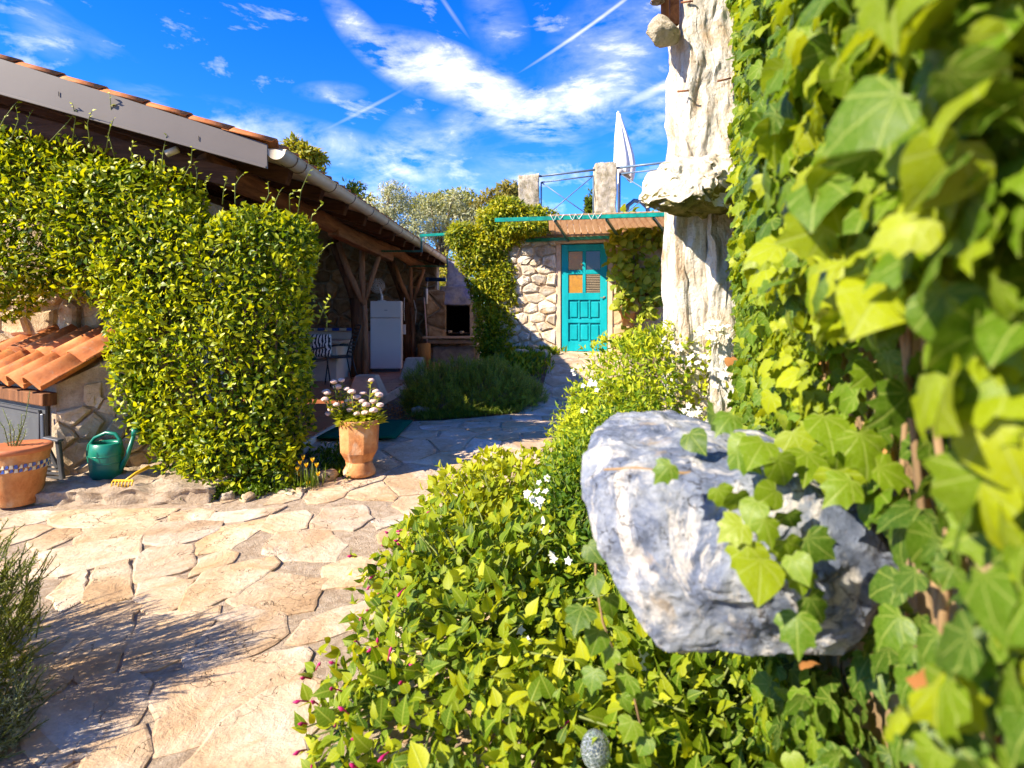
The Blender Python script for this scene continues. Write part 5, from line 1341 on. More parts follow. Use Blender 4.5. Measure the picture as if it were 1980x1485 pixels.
# vine beside the door
vin = thing('grape_vine', 'vine with large leaves climbing the wall right of the turquoise door', 'vine', HP(hu(1235), .8, .2))
VT = [leaf_lobed(VINE, .3, .1, .3, .05), leaf_lobed(HEART, .3, .12, .3, .05)]
def hv(px, py, d): p = HP(hu(px, d), 0, d); p.z = EYE - (py - HY) / F * p.y; return p
VC = [(1215, 500, .42, .42), (1225, 545, .4, .42), (1205, 470, .3, .25), (1245, 520, .35, .4), (1265, 560, .22, .3), (1265, 440, .35, .3), (1285, 455, .3, .25), (1215, 455, .2, .2), (1225, 420, .3, .15), (1255, 600, .12, .14), (1205, 585, .2, .2), (1215, 650, .22, .18)]
VE = []
for px, py, rx, rzz in VC:
    q = hv(px, py, .3); VE.append((q.x, q.y, q.z, rx, .2, rzz))
shrub(vin, VE, 900, VT, (.10, .17), M['vine'], 91, (.4, 1), .5, .15, 2, 2.3, 160, -.5, .5, .5, .5, .3)
mb = MB(); mb.tube([hv(1235, 690, .12), hv(1225, 640, .15), hv(1250, 575, .12), hv(1225, 500, .14), hv(1235, 430, .3)], [.03, .026, .02, .018, .012], 7); mb.tube([hv(1250, 575, .12), hv(1280, 500, .12), hv(1285, 450, .2)], [.018, .014, .01], 6); mb.build('stems', M['bark'], vin, True)

# trees behind
def tree(label, px, Y, ztop, crown, N, mat, leaf, seed, tint, cat='tree', name='tree', tm=None, dens=.4, trunkr=.12):
    x = (px - CX) / F * Y; t = thing(name, label, cat, (x, Y, .6), 'trees behind the garden')
    tr = MB(); rnd = random.Random(seed); zc = min(c[2] for c in crown)
    tr.tube([(x, Y, .4), (x + .1, Y, zc * .5), (x, Y, zc)], [trunkr * 1.3, trunkr, trunkr * .7], 8, .1, seed)
    for c in crown: tr.tube([(x, Y, zc * .7), (lerp(x, c[0], .6), lerp(Y, c[1], .6), lerp(zc, c[2], .6)), (c[0], c[1], c[2] + c[5] * .6)], [trunkr * .6, trunkr * .35, .02], 6, .1, seed)
    tr.build('trunk', M['bark'], t, True)
    pos, nrm, dep, rg = blobs(crown, N, seed, .6, 2.2, .3, 1.1, .3)
    d, n = orient(nrm, rg, .2, .5, .8, .4); sc = rg.uniform(leaf[0], leaf[1], len(pos)); tt = np.clip(rg.normal(sum(tint) / 2, (tint[1] - tint[0]) / 3, len(pos)) + .3 * noise3(pos, .9, seed), 0, 1)
    foliage(t, tm or [leaf_simple(.4, .1, .2)], pos, d, n, sc, tt, mat, 0, None, rs=seed, mass='crown')
def crownpx(l, Y): return [((px - CX) / F * (Y + dy), Y + dy, EYE - (py - HY) / F * (Y + dy), rx / F * Y, rx / F * Y * .8, rzz / F * Y) for px, py, rx, rzz, dy in l]
OLT = [leaf_simple(.22, .05, .1)]
tree('silvery olive tree standing behind the gutter end of the tiled roof', 740, 21, 6, crownpx([(745, 420, 50, 45, 0), (770, 395, 38, 38, .5), (720, 450, 45, 40, -.3), (790, 450, 50, 50, 0), (755, 372, 22, 24, 0)], 21), 9000, M['olive'], (.12, .22), 101, (.2, .95), tm=OLT)
tree('second silvery olive tree seen over the creeper', 850, 23, 6, crownpx([(850, 440, 55, 48, 0), (890, 410, 40, 34, .5), (830, 405, 36, 32, 0), (905, 450, 50, 45, 0), (880, 385, 18, 22, 0)], 23), 9000, M['olive'], (.12, .22), 102, (.15, .85), tm=OLT)
tree('yellow green tree top rising above the orange roof tiles', 590, 26, 9, crownpx([(590, 300, 30, 18, 0), (568, 284, 16, 14, 0), (612, 308, 20, 14, .3), (590, 345, 36, 24, 0)], 26), 2600, M['tree'], (.22, .4), 103, (.4, 1))
tree('small pale green tree top just above the roof edge', 682, 27, 8, crownpx([(682, 372, 22, 18, 0), (700, 400, 30, 25, 0), (665, 400, 30, 28, 0)], 27), 1500, M['tree'], (.2, .35), 104, (.4, 1))
tree('bushy ochre green tree behind the shorter stone post', 970, 24, 6, crownpx([(965, 395, 40, 34, 0), (985, 375, 32, 24, 0), (940, 420, 40, 34, 0), (1010, 400, 30, 30, .4)], 24), 6000, M['ochre'], (.16, .28), 105, (.3, .9))
tree('yellow green broad tree between the two olive trees', 860, 27, 7, crownpx([(850, 395, 48, 18, 0), (880, 385, 34, 16, 0), (820, 405, 36, 20, 0), (900, 400, 36, 20, 0)], 27), 3500, M['tree'], (.18, .3), 106, (.3, .9))
tree('dark slim cypress beyond the railing', 1141, 30, 6, crownpx([(1141, 400, 7, 26, 0), (1140, 420, 9, 30, 0)], 30), 1500, M['needle'], (.2, .3), 107, (.2, .6))
tree('light green bush seen through the gap beside the chimney', 840, 19, 4, crownpx([(838, 555, 42, 45, 0), (870, 530, 40, 45, 0), (810, 520, 30, 40, .2)], 19), 4500, M['tree'], (.1, .18), 108, (.3, .9), 'bush', 'bush', trunkr=.05)

# ------------------------------------------------------------------ barbecue and things on the terrace
bbq = thing('barbecue', 'built in stone barbecue with chimney and pale slab shelf', 'barbecue', (-1.3, 14.2, .15))
mb = MB(); by = 14.0
x0, x1 = (822 - CX) / F * by, (925 - CX) / F * by; o0, o1 = (862 - CX) / F * by, (908 - CX) / F * by
def bz(py): return EYE - (py - HY) / F * by
mb.box(((x0 + o0) / 2, by + .55, (bz(660) + bz(560)) / 2), (o0 - x0, 1.0, bz(560) - bz(660))); mb.box(((o1 + x1) / 2, by + .55, (bz(660) + bz(585)) / 2), (x1 - o1, 1.0, bz(585) - bz(660)))
mb.box(((o0 + o1) / 2, by + .98, (bz(660) + bz(585)) / 2), (o1 - o0, .14, bz(585) - bz(660)))
mb.box(((x0 + x1) / 2, by + .6, (bz(735) + bz(672)) / 2), (x1 - x0 - .05, .9, bz(672) - bz(735)))
bw = mb.build('body', M['mortar'], bbq)
q = MB(); q.prism([((o0 + .01), by + .06, bz(648)), (o1 - .01, by + .06, bz(648)), (o1 - .01, by + .9, bz(648)), (o0 + .01, by + .9, bz(648))], (0, 0, .012)); q.box(((o0 + o1) / 2, by + .9, bz(618)), (o1 - o0 - .01, .015, bz(590) - bz(646))); 
for xx in (o0 + .006, o1 - .006): q.box((xx, by + .5, bz(618)), (.01, .8, bz(590) - bz(646)))
q.build('hearth', M['soot'], bbq)
stone_wall(bw, (0, by + .05, 0), (1, 0, 0), (0, 0, 1), (x0 + .02, bz(656), o0 - .01, bz(562)), .34, .03, .06, M['brown_stone'], 51, .8)
rough_box('chimney_hood', ((o0 + o1) / 2 - .04, by + .5, (bz(590) + bz(552)) / 2), (o1 - o0 + .22, 1.0, bz(552) - bz(590)), M['chimney'], bbq, 12, .035, 4, 3, taper=.07)
rough_box('chimney', ((o0 + o1) / 2 - .05, by + .55, (bz(556) + bz(505)) / 2), (.5, .55, bz(505) - bz(556)), M['chimney'], bbq, 12, .035, 4, 4, taper=.05)
mb = MB(); mb.box(((x0 + x1) / 2, by - .08, bz(652)), (x1 - x0 + .05, .42, .05)); mb.box(((x0 + x1) / 2 + .02, by - .02, bz(660)), (x1 - x0 - .05, .3, .09)); mb.build('shelf', M['paleconc'], bbq, bevel=.01)
mb = MB(); mb.box(((x0 + x1) / 2 + .05, by + .04, bz(700)), (x1 - x0 - .3, .06, bz(672) - bz(732))); mb.build('niche_panel', M['rock'], bbq)
mb = MB()
for k in range(9): mb.tube([(lerp(o0 + .05, o1 - .05, k / 8), by + .1, bz(644)), (lerp(o0 + .05, o1 - .05, k / 8), by + .7, bz(644))], .006, 5)
mb.tube([(o0 + .03, by + .1, bz(644)), (o1 - .03, by + .1, bz(644))], .008, 5); mb.build('grill', M['gutter_dark'], bbq, True)
for px, py in ((870, 644), (893, 645)):
    mb = MB(); c = P(px, py, by + .02); mb.lathe([(.03, 0), (.05, .03), (.055, .06), (.05, .062)], 10, c); tag(mb.build('tin_dish', M['gutter'], None, True), {870: 'small metal dish at the left corner of the barbecue hearth', 893: 'small metal dish at the right end of the barbecue hearth'}[px], 'dish', 'metal dishes on the barbecue')
mb = MB(); mb.tube([P(821, 712, 13.4), P(820, 664, 13.4)], [.155, .15], 14, .03, 2); o = mb.build('timber_log', M['log_yellow'], None, True); tag(o, 'upright yellowish log standing left of the barbecue', 'log')
br = thing('broom', 'long thin broom stick leaning on the barbecue shelf', 'broom', P(828, 700, 13.7))
mb = MB(); mb.tube([P(820, 575, 13.95), P(829, 702, 13.6)], .013, 7); mb.build('stick', M['pink'], br, True)
mb = MB(); q = P(829, 704, 13.6); mb.box(q + Zv * -.06, (.2, .05, .14)); mb.build('bristles', M['log_yellow'], br)
mb = MB(); mb.tube([P(825, 558, 13.6), P(825, 588, 13.6)], .03, 10); mb.tube([P(827, 545, 13.6), P(825, 560, 13.6)], .006, 5); tag(mb.build('hanging_tube', M['white_plastic'], None, True), 'white tube hung on the stone wall left of the chimney', 'tube')
mb = MB(); mb.tube([P(825, 540, 14.9), P(862, 541, 14.9)], .05, 10); mb.tube([P(823, 540, 14.9), P(829, 540, 14.9)], .06, 10); tag(mb.build('blue_pipe', M['blue_pipe'], None, True), 'blue pipe across the gap left of the chimney', 'pipe')
cord = thing('power_strip', 'white power strip hanging on a cord beside the fridge', 'power strip', P(782, 640, 12.6))
mb = MB(); mb.tube([P(782, 575, 12.6), P(781, 600, 12.6), P(782, 620, 12.6)], .006, 5); mb.tube([P(800, 580, 12.6), P(805, 600, 12.6), P(803, 625, 12.6)], .005, 5); mb.build('cord', M['white_plastic'], cord, True)
mb = MB(); mb.box(P(782, 637, 12.6), (.06, .04, .22)); mb.build('strip', M['white_plastic'], cord, bevel=.008)
# fridge
fr_ = thing('fridge', 'white fridge freezer with two doors behind the log post', 'fridge', (-2.63, 11.9, TZ))
Yf = 11.6; fx0, fx1 = (711 - CX) / F * Yf, (772 - CX) / F * Yf; ft = EYE - (582 - HY) / F * Yf
fw = fx1 - fx0 - .02; fcx = (fx0 + fx1) / 2
rotf = Matrix.Rotation(math.radians(8), 3, 'Z')
def FB(c, size, mat, name, bev, par=fr_):
    m = MB(); cc = Vector((fcx, Yf + .33, 0)) + rotf @ Vector((c[0], c[1], 0)) + Zv * c[2]; m.box(cc, size, rotf); return m.build(name, mat, par, bevel=bev)
hb = ft - TZ
FB((0, .04, TZ + .05 + (hb - .05) / 2), (fw, .56, hb - .05), M['fridge'], 'body', .012)
split = EYE - (615 - HY) / F * Yf
d1_ = FB((0, -.275, (split + .006 + ft) / 2), (fw, .06, ft - split - .006), M['fridge'], 'freezer_door', .012)
FB((0, -.275, (TZ + .07 + split - .006) / 2), (fw, .06, split - .006 - TZ - .07), M['fridge'], 'fridge_door', .012)
FB((0, -.308, split + .16), (.06, .008, .014), M['badge'], 'badge', .002, d1_)
FB((0, 0, TZ + .03), (fw - .06, .5, .06), M['dark_grey'], 'plinth', 0)
fan = thing('desk_fan', 'round pale desk fan standing on the fridge', 'fan', (fcx, Yf + .3, ft))
fc = P(731, 553, Yf + .3)
mb = MB(); mb.lathe([(.10, 0), (.095, .015), (.03, .025), (.022, .10), (.02, .14)], 12, (fc.x + .08, Yf + .3, ft)); mb.tube([(fc.x + .08, Yf + .3, ft + .12), (fc.x + .02, Yf + .3, fc.z)], .02, 8); mb.build('stand', M['white_plastic'], fan, True)
mb = MB()
for r in (.04, .08, .12, .15): mb.tube([fc + Vector((math.cos(t) * r, -.05, math.sin(t) * r)) for t in np.linspace(0, 6.283, 21)], .004, 4)
for k in range(18):
    t = k * math.pi / 9; mb.tube([fc + Vector((math.cos(t) * .02, -.055, math.sin(t) * .02)), fc + Vector((math.cos(t) * .15, -.05, math.sin(t) * .15))], .0028, 4)
mb.build('guard', M['white_plastic'], fan, True)
mb = MB()
for k in range(3):
    t = k * 2.094; a = Vector((math.cos(t), 0, math.sin(t))); b = Vector((-math.sin(t), .35, math.cos(t))); mb.prism([fc + a * .03 - b * .03, fc + a * .13 - b * .055, fc + a * .13 + b * .05, fc + a * .03 + b * .03], (0, .006, 0))
mb.lathe([(.0, -.0), (.035, 0), (.035, .05), (0, .06)], 10, fc + Vector((0, -.02, -.03))); mb.build('blades', M['paleconc'], fan)
# kitchen counter, table
ctr = thing('kitchen_counter', 'white plastered counter with tiled top deep inside the pavilion', 'counter', (-3.9, 12.2, TZ))
mb = MB(); mb.box((-4.0, 12.2, TZ + .42), (2.1, .7, .84)); mb.build('base', M['white_paint'], ctr, bevel=.01)
mb = MB(); mb.box((-4.0, 12.18, TZ + .87), (2.2, .8, .06)); mb.build('top', M['brown_stone'], ctr, bevel=.008)
for k in range(14):
    mb = MB(); mb.box((-5.0 + k * .15, 11.775, TZ + .87), (.14, .012, .055)); mb.build('edge_tile', M['blue_tile'] if k % 2 else M['cream_tile'], ctr)
tb = thing('masonry_table', 'white masonry table base behind the black chairs', 'table', (-3.45, 10.3, TZ))
mb = MB(); mb.box((-3.5, 10.4, TZ + .33), (.8, .7, .66)); mb.build('base', M['white_paint'], tb, bevel=.01)
mb = MB(); mb.box((-3.55, 10.4, TZ + .69), (1.1, .95, .05)); mb.build('top', M['paleconc'], tb, bevel=.01)
def chair(name, x, y, rot, label):
    t = thing(name, label, 'chair', (x, y, TZ), 'black garden chairs on the terrace'); Rm = Matrix.Rotation(rot, 3, 'Z')
    def q(a, b, c): return Vector((x, y, TZ)) + Rm @ Vector((a, b, c))
    for sx_ in (-1, 1):
        mb = MB(); mb.tube([q(sx_ * .27, -.26, 0), q(sx_ * .24, -.2, .44), q(sx_ * .26, -.2, .64)], .011, 7); mb.build('leg', M['black'], t, True)
        mb = MB(); mb.tube([q(sx_ * .27, .3, 0), q(sx_ * .23, .2, .44)], .011, 7); mb.build('leg', M['black'], t, True)
        mb = MB(); mb.tube([q(sx_ * .26, -.24, .64), q(sx_ * .28, -.05, .66), q(sx_ * .24, .24, .64)], .014, 7); mb.build('armrest', M['black'], t, True)
        mb = MB(); mb.tube([q(sx_ * .22, .2, .44), q(sx_ * .21, .27, .7), q(sx_ * .2, .36, .98)], .012, 7); mb.build('back_frame', M['black'], t, True)
    mb = MB(); mb.tube([q(-.2, .36, .98), q(0, .37, 1.0), q(.2, .36, .98)], .013, 7); mb.build('top_rail', M['black'], t, True)
    for k in range(8):
        z = .52 + k * .058; w = .205; yy = .2 + (z - .44) * .29
        mb = MB(); mb.bar(q(-w, yy, z), q(w, yy, z), .008, .022 if k % 3 else .034); mb.build('slat', M['black'], t)
    mb = MB(); mb.box(q(0, 0, .445), (.46, .44, .03), Rm); mb.build('seat', M['black'], t, bevel=.012)
    return t
chair('garden_chair', -3.05, 9.95, math.radians(-62), 'black slatted chair facing left beside the log post')
chair('garden_chair', -3.3, 9.15, math.radians(165), 'black chair half hidden by the hedge with a zebra cushion on its back')
cu = P(618, 668, 9.2)
bm = bmesh.new(); bmesh.ops.create_cube(bm, size=1); bmesh.ops.subdivide_edges(bm, edges=bm.edges, cuts=6, use_grid_fill=True)
for v in bm.verts:
    u_, w2 = v.co.x * 2, v.co.z * 2; k = (1 - u_ ** 4 * .5) * (1 - w2 ** 4 * .5); v.co = Vector((v.co.x * .36, v.co.y * .15 * max(.15, k), v.co.z * .36)); v.co = Matrix.Rotation(.35, 3, 'Z') @ v.co + cu
tag(bm_obj('cushion', bm, M['zebra'], None, True), 'black and white zebra striped cushion on the half hidden chair', 'cushion')
# concrete blocks on the terrace edge
def block(px0, px1, t0, t1, pyt, pyb, Y, label):
    a, b, c, d = P(px0, pyb, Y), P(px1, pyb, Y), P(t1, pyt, Y), P(t0, pyt, Y)
    bb = MB(); yo = Vector((0, .42, 0)); yi = Vector((0, .1, 0))
    a.z = b.z = TZ
    bb.add([a, b, c + yi, d + yi, a + yo, b + yo, c + yo - yi, d + yo - yi], [(0, 1, 2, 3), (7, 6, 5, 4), (0, 4, 5, 1), (1, 5, 6, 2), (2, 6, 7, 3), (3, 7, 4, 0)])
    tag(bb.build('concrete_block', M['paleconc'], None, bevel=.02), label, 'block', 'sloped concrete blocks on the terrace edge')
block(668, 740, 682, 722, 728, 771, 7.95, 'sloped concrete block on the terrace edge behind the pink flowers')
block(770, 822, 782, 815, 693, 733, 10.2, 'sloped concrete block on the terrace edge between fridge and rosemary')
# green carpet
cz = .012 + .03
mb = MB()
n_ = 8; vv = []
for (i, j) in [(i, j) for j in range(n_ + 1) for i in range(n_ + 1)]:
    y = lerp(5.60, 6.60, j / n_); x = lerp(edge(y) + .045, -1.15, i / n_); vv.append((x, y, ground(x, y) + cz + .003 * math.sin(i * 2 + j)))
mb.add(vv, [(j * (n_ + 1) + i, j * (n_ + 1) + i + 1, (j + 1) * (n_ + 1) + i + 1, (j + 1) * (n_ + 1) + i) for j in range(n_) for i in range(n_)])
car = mb.build('carpet', M['carpet'], None, True); so = car.modifiers.new('thickness', 'SOLIDIFY'); so.thickness = .014; so.offset = 1
tag(car, 'dark green carpet lying on the paving before the terrace', 'carpet')
# octagonal pot with pink sedum
pp = Vector(((695 - CX) / F * 4.72, 4.72, ground(-1.27, 4.72) + .028)); S_ = 4.72 / F
potA = thing('octagonal_pot', 'octagonal terracotta pot on a round foot', 'pot', pp)
mb = MB(); mb.lathe([(27 * S_, 0), (31 * S_, 2 * S_), (31 * S_, 9 * S_), (25 * S_, 20 * S_), (26 * S_, 27 * S_)], 24, pp); mb.build('foot', M['pot'], potA, True)
mb = MB(); mb.lathe([(25 * S_, 26 * S_), (33 * S_, 40 * S_), (36.5 * S_, 46 * S_), (39.5 * S_, 108 * S_), (36 * S_, 108 * S_), (33 * S_, 98 * S_), (3 * S_, 97 * S_)], 8, pp, ph=math.pi / 8 + .1); mb.build('body', M['pot'], potA, bevel=.008)
mb = MB()
for k in range(8):
    a = math.pi / 8 * (2 * k + 1) + .1 + math.pi / 8 - math.pi / 8
    for z, w in ((60, .05), (78, .05), (69, .012)):
        pass
mb = MB(); mb.lathe([(35 * S_, 96 * S_), (20 * S_, 99 * S_), (2 * S_, 100 * S_)], 10, pp); mb.build('soil', M['soil'], potA, True)
sed = thing('sedum_plant', 'pink headed sedum growing in the octagonal pot', 'plant', pp + Zv * .42)
heads = [(645, 738), (660, 735), (652, 748), (633, 760), (628, 772), (630, 757), (671, 752), (680, 757), (690, 768), (702, 760), (718, 735), (727, 757), (733, 763), (722, 776), (650, 782), (640, 792), (665, 783), (672, 775), (700, 775), (708, 782), (678, 792), (660, 790), (723, 793), (716, 800), (690, 800), (635, 800), (706, 798), (735, 783)]
rr = random.Random(9); lp, ld, ln, ls_, lt = [], [], [], [], []; mb = MB()
for k, (hx, hy) in enumerate(heads):
    q = P(hx, hy, 4.72 + rr.uniform(-.12, .12)); q.z += .0
    b = pp + Vector((lerp(0, q.x - pp.x, .5), (q.y - pp.y) * .5, .42)); m = b.lerp(q, .5) + Vector(((q.x - pp.x) * .1, 0, .01))
    mb.tube([b, m, q], [.006, .005, .004], 5)
    bm = bmesh.new(); bmesh.ops.create_icosphere(bm, subdivisions=2, radius=1.0)
    s = rr.uniform(.026, .036)
    for v in bm.verts: v.co = Vector((v.co.x * s, v.co.y * s, v.co.z * s * .62)) * (1 + .28 * nz(v.co, 3.1, k)) + q
    bm_obj('flower_head', bm, M['pink'], sed, False)
    for j in range(26):
        t = rr.uniform(.0, .92); a = j * 2.4; w = b.lerp(m, t * 2) if t < .5 else m.lerp(q, t * 2 - 1)
        lp.append(w[:]); ld.append((math.cos(a), math.sin(a), rr.uniform(.3, .9))); ln.append((math.cos(a) * -.5, math.sin(a) * -.5, 1)); ls_.append(rr.uniform(.045, .085) * (1.1 - .55 * t)); lt.append(min(1, .45 + .5 * t + rr.uniform(-.2, .2)))
for j in range(260):
    a = rr.uniform(0, 6.28); r = .17 * math.sqrt(rr.random()); lp.append((pp.x + math.cos(a) * r, pp.y + math.sin(a) * r, pp.z + .41 + rr.uniform(0, .07))); ld.append((math.cos(a), math.sin(a), rr.uniform(.0, .9))); ln.append((0, -.3, 1)); ls_.append(rr.uniform(.05, .085)); lt.append(rr.uniform(.4, .9))
mb.build('stems', M['sedum'] if False else M['stem'], sed, True)
foliage(sed, [leaf_ovate(.42, .1, .15), leaf_simple(.45, .08, .1)], np.array(lp), np.array(ld), np.array(ln), np.array(ls_), np.array(lt), M['sedum'], 300, None, rs=4)
# mosaic pot with a small rosemary
mp = Vector(((36 - CX) / F * 4.12, 4.12, ground(-3.57, 4.12) + .03)); S2 = 4.12 / F
potB = thing('mosaic_pot', 'round terracotta pot with a blue and white mosaic band', 'pot', mp)
prof = [(36, 0), (38, 3), (46, 74), (47.5, 76), (49, 96), (49.5, 98), (51, 115), (54, 117), (54.5, 126), (51, 128), (46, 126), (44, 112), (3, 110)]
ZK = .86; prof = [(r * .96, z * ZK) for r, z in prof]
mb = MB(); mb.lathe([(r * S2, z * S2) for r, z in prof], 32, mp); mb.build('body', M['pot'], potB, True)
mb = MB(); mb.lathe([(r * .965 * S2, z * ZK * S2) for r, z in ((51.2, 115.5), (54.5, 117), (55, 126), (51, 128.8), (46, 127))], 32, mp); mb.build('rim', M['rim'], potB, True)
mb = MB(); mb.lathe([(42 * S2, 111 * ZK * S2), (20 * S2, 114 * ZK * S2), (2 * S2, 115 * ZK * S2)], 12, mp); mb.build('soil', M['soil'], potB, True)
for col, off in (('blue_tile', 0), ('cream_tile', 1)):
    mb = MB()
    for k in range(44):
        if (k % 2) != off: continue
        a0, a1 = 2 * math.pi * k / 44, 2 * math.pi * (k + .92) / 44
        for lo, hi, fl in ((78, 86, 0), (87, 95, 1)):
            aa = (a0, a1) if (fl == 0) else (a0 + .14, a1 + .14)
            r = (47.7 + (lo - 76) * .08 + .7) * .96 * S2
            pa = [Vector((math.cos(t) * r, math.sin(t) * r, z * ZK * S2)) + mp for t, z in ((aa[0], lo), (aa[1], lo + rr.uniform(0, 3)), (aa[1] - .02, hi), (aa[0] + rr.uniform(0, .08), hi))]
            ctr_ = sum(pa, Vector()) / 4; nrm_ = Vector((ctr_.x - mp.x, ctr_.y - mp.y, 0)).normalized(); mb.prism(pa, nrm_ * .004)
    tag(mb.build('mosaic_pieces', M[col], potB), kind='stuff')
sr = thing('potted_rosemary', 'thin sprig of rosemary growing in the mosaic pot', 'plant', mp + Zv * .36)
A, D, Nn, S3, T = [], [], [], [], []; mb = MB()
for (ex, ey, bx2) in ((58, 755, 30), (5, 790, 22), (35, 820, 30), (50, 830, 33), (18, 812, 26), (42, 800, 28), (-12, 800, 18)):
    e = P(ex, ey, 4.1); b = P(bx2, 868, 4.12); m = b.lerp(e, .5) + Vector((.02, 0, .02)); mb.tube([b, m, e], [.004, .003, .002], 5)
    for k in range(34):
        t = k / 34; a = k * 2.4; w = b.lerp(m, t * 2) if t < .5 else m.lerp(e, t * 2 - 1); A.append(w[:]); D.append((math.cos(a), math.sin(a), .8)); Nn.append((0, -.3, 1)); S3.append(rr.uniform(.025, .05) * (1.15 - .7 * t)); T.append(rr.uniform(.3, .9))
mb.build('stems', M['stem'], sr, True)
foliage(sr, ND, np.array(A), np.array(D), np.array(Nn), np.array(S3), np.array(T), M['silver'], 120, None, 'needle', rs=6)
# folded black chair against the shed door
fc2 = thing('folded_chair', 'folded black plastic garden chair leaning against the grey shed door', 'chair', P(95, 930, 4.4))
def cq(px, py, Y=4.42): return P(px, py, Y)
mb = MB(); mb.bar(cq(112, 850), cq(121, 930), .035, .03, Vector((0, 1, 0))); mb.build('leg', M['dark_grey'], fc2, bevel=.008)
mb = MB(); mb.bar(cq(88, 846), cq(118, 852, 4.38), .05, .022); mb.build('armrest', M['dark_grey'], fc2, bevel=.008)
mb = MB(); mb.bar(cq(84, 850), cq(112, 905), .03, .025, Vector((0, 1, 0))); mb.build('brace', M['dark_grey'], fc2, bevel=.006)
mb = MB(); mb.bar(cq(82, 800, 4.5), cq(86, 925), .03, .025, Vector((0, 1, 0))); mb.build('leg', M['dark_grey'], fc2, bevel=.008)
for k in range(5):
    mb = MB(); mb.bar(cq(84, 898 + k * 8), cq(118, 900 + k * 8), .012, .018); mb.build('slat', M['dark_grey'], fc2)
# watering can
wc = Vector(((209 - CX) / F * 4.5, 4.48, .155)); S4 = 4.5 / F
can = thing('watering_can', 'green plastic watering can on the stone ledge', 'watering can', wc)
mb = MB(); mb.lathe([(24 * S4, 0), (27 * S4, 1 * S4), (29 * S4, 20 * S4), (30 * S4, 48 * S4), (28 * S4, 66 * S4), (25 * S4, 68 * S4), (24 * S4, 62 * S4), (25 * S4, 40 * S4), (2 * S4, 38 * S4)], 28, wc, sx=1.0, sy=.85); body = mb.build('body', M['can'], can, True)
for z in (30, 44):
    mb = MB(); rr_ = (29.6 + (z - 30) * .03) * S4; mb.tube([wc + Vector((math.cos(t) * rr_, math.sin(t) * rr_ * .85, z * S4)) for t in np.linspace(0, 6.283, 29)], .0035, 5); mb.build('rib', M['can'], body, True)
mb = MB(); hp = [(-26, 14), (-31, 25), (-36, 45), (-33, 62), (-22, 76), (0, 86), (17, 84), (26, 74), (27, 62)]
mb.tube([wc + Vector((a * S4, 0, b * S4)) for a, b in hp], [.014] * 9, 8); mb.build('handle', M['can'], can, True)
mb = MB(); mb.tube([wc + Vector((a * S4, 0, b * S4)) for a, b in ((26, 14), (40, 40), (54, 84))], [.022, .017, .014], 9); mb.build('spout', M['can'], can, True)
mb = MB(); mb.tube([wc + Vector((52 * S4, 0, 80 * S4)), wc + Vector((58 * S4, 0, 92 * S4))], [.015, .035], 12); mb.build('rose', M['can'], can, True)
# yellow hand rake
rk = thing('hand_rake', 'small yellow plastic hand rake lying on the stone ledge', 'rake', P(238, 915, 4.25))
ra0, ra1 = P(219, 917, 4.22), P(258, 910, 4.22); ra0.z = ra1.z = .205
mb = MB(); mb.bar(ra0, ra1, .012, .018); mb.build('head', M['yellow'], rk, bevel=.004)
for k in range(7):
    q = ra0.lerp(ra1, k / 6); mb = MB(); mb.tube([q, q + Vector((.004, -.02, -.01)), q + Vector((.004, -.026, -.04))], [.006, .005, .004], 6); mb.build('tine', M['yellow'], rk, True)
mb = MB(); q = ra0.lerp(ra1, .6); mb.tube([q, q + Vector((.02, .09, .03)), q + Vector((.05, .2, .05))], [.009, .012, .014], 8); mb.build('handle', M['yellow'], rk, True)
# white parasol on the roof terrace
um = thing('parasol', 'closed white parasol standing behind the tall stone post', 'parasol', (2.2, 11.6, 3.06))
ux, uy = (1196 - CX) / F * 11.6, 11.6; uz1, uz0 = EYE + (605 - 220) / F * 11.6, EYE + (605 - 345) / F * 11.6
mb = MB(); mb.tube([(ux, uy, 3.05), (ux - .01, uy, uz1 + .02)], .02, 8); mb.build('pole', M['white_plastic'], um, True)
mb = MB(); mb.lathe([(.25, 0), (.25, .06), (.05, .09), (.04, .25)], 14, (ux, uy, 3.062)); mb.build('base', M['paleconc'], um, True)
v, f = [], []; K, n_ = 14, 40
for j in range(K + 1):
    t = j / K; w = lerp(.03, .21, t ** .85) * (1 - .45 * sstep(.86, 1.0, t)); lean = .15 * t
    for i in range(n_):
        a = 2 * math.pi * i / n_; fold = 1 + .22 * math.cos(a * 8 + .6) * sstep(.05, .4, t)
        drop = (.10 + .16 * max(0, math.cos(a - .2))) * sstep(.7, 1, t)
        v.append((ux + lean + math.cos(a) * w * fold, uy + math.sin(a) * w * fold * .8, lerp(uz1, uz0 + .18, t) - drop))
for j in range(K):
    for i in range(n_): f.append((j * n_ + i, j * n_ + (i + 1) % n_, (j + 1) * n_ + (i + 1) % n_, (j + 1) * n_ + i))
o = obj('canopy', mk_mesh('canopy', v, f, M['cloth_white'], True), um); so = o.modifiers.new('thickness', 'SOLIDIFY'); so.thickness = .006
mb = MB(); mb.lathe([(.03, 0), (.035, .03), (.015, .06), (0, .07)], 8, (ux - .005, uy, uz1 - .01)); mb.build('finial', M['white_plastic'], um, True)
bp = MB(); bp.tube([P(1208, 420, 11.5), P(1214, 398, 11.5), P(1226, 388, 11.5), P(1240, 390, 11.5), P(1252, 402, 11.5), P(1256, 430, 11.5)], .045, 8)
tag(bp.build('curved_pipe', M['blue_steel'], None, True), 'dark blue curved pipe on the roof terrace beside the white parasol', 'pipe')
# terracotta wall pot by the vine
tp_ = hv(1214, 615, .18)
mb = MB(); mb.lathe([(.09, -.14), (.13, .08), (.15, .085), (.15, .13), (.125, .13), (.11, .05), (.01, .04)], 18, tp_); tag(mb.build('wall_pot', M['pot'], None, True), 'small terracotta pot hung on the wall under the vine', 'pot')
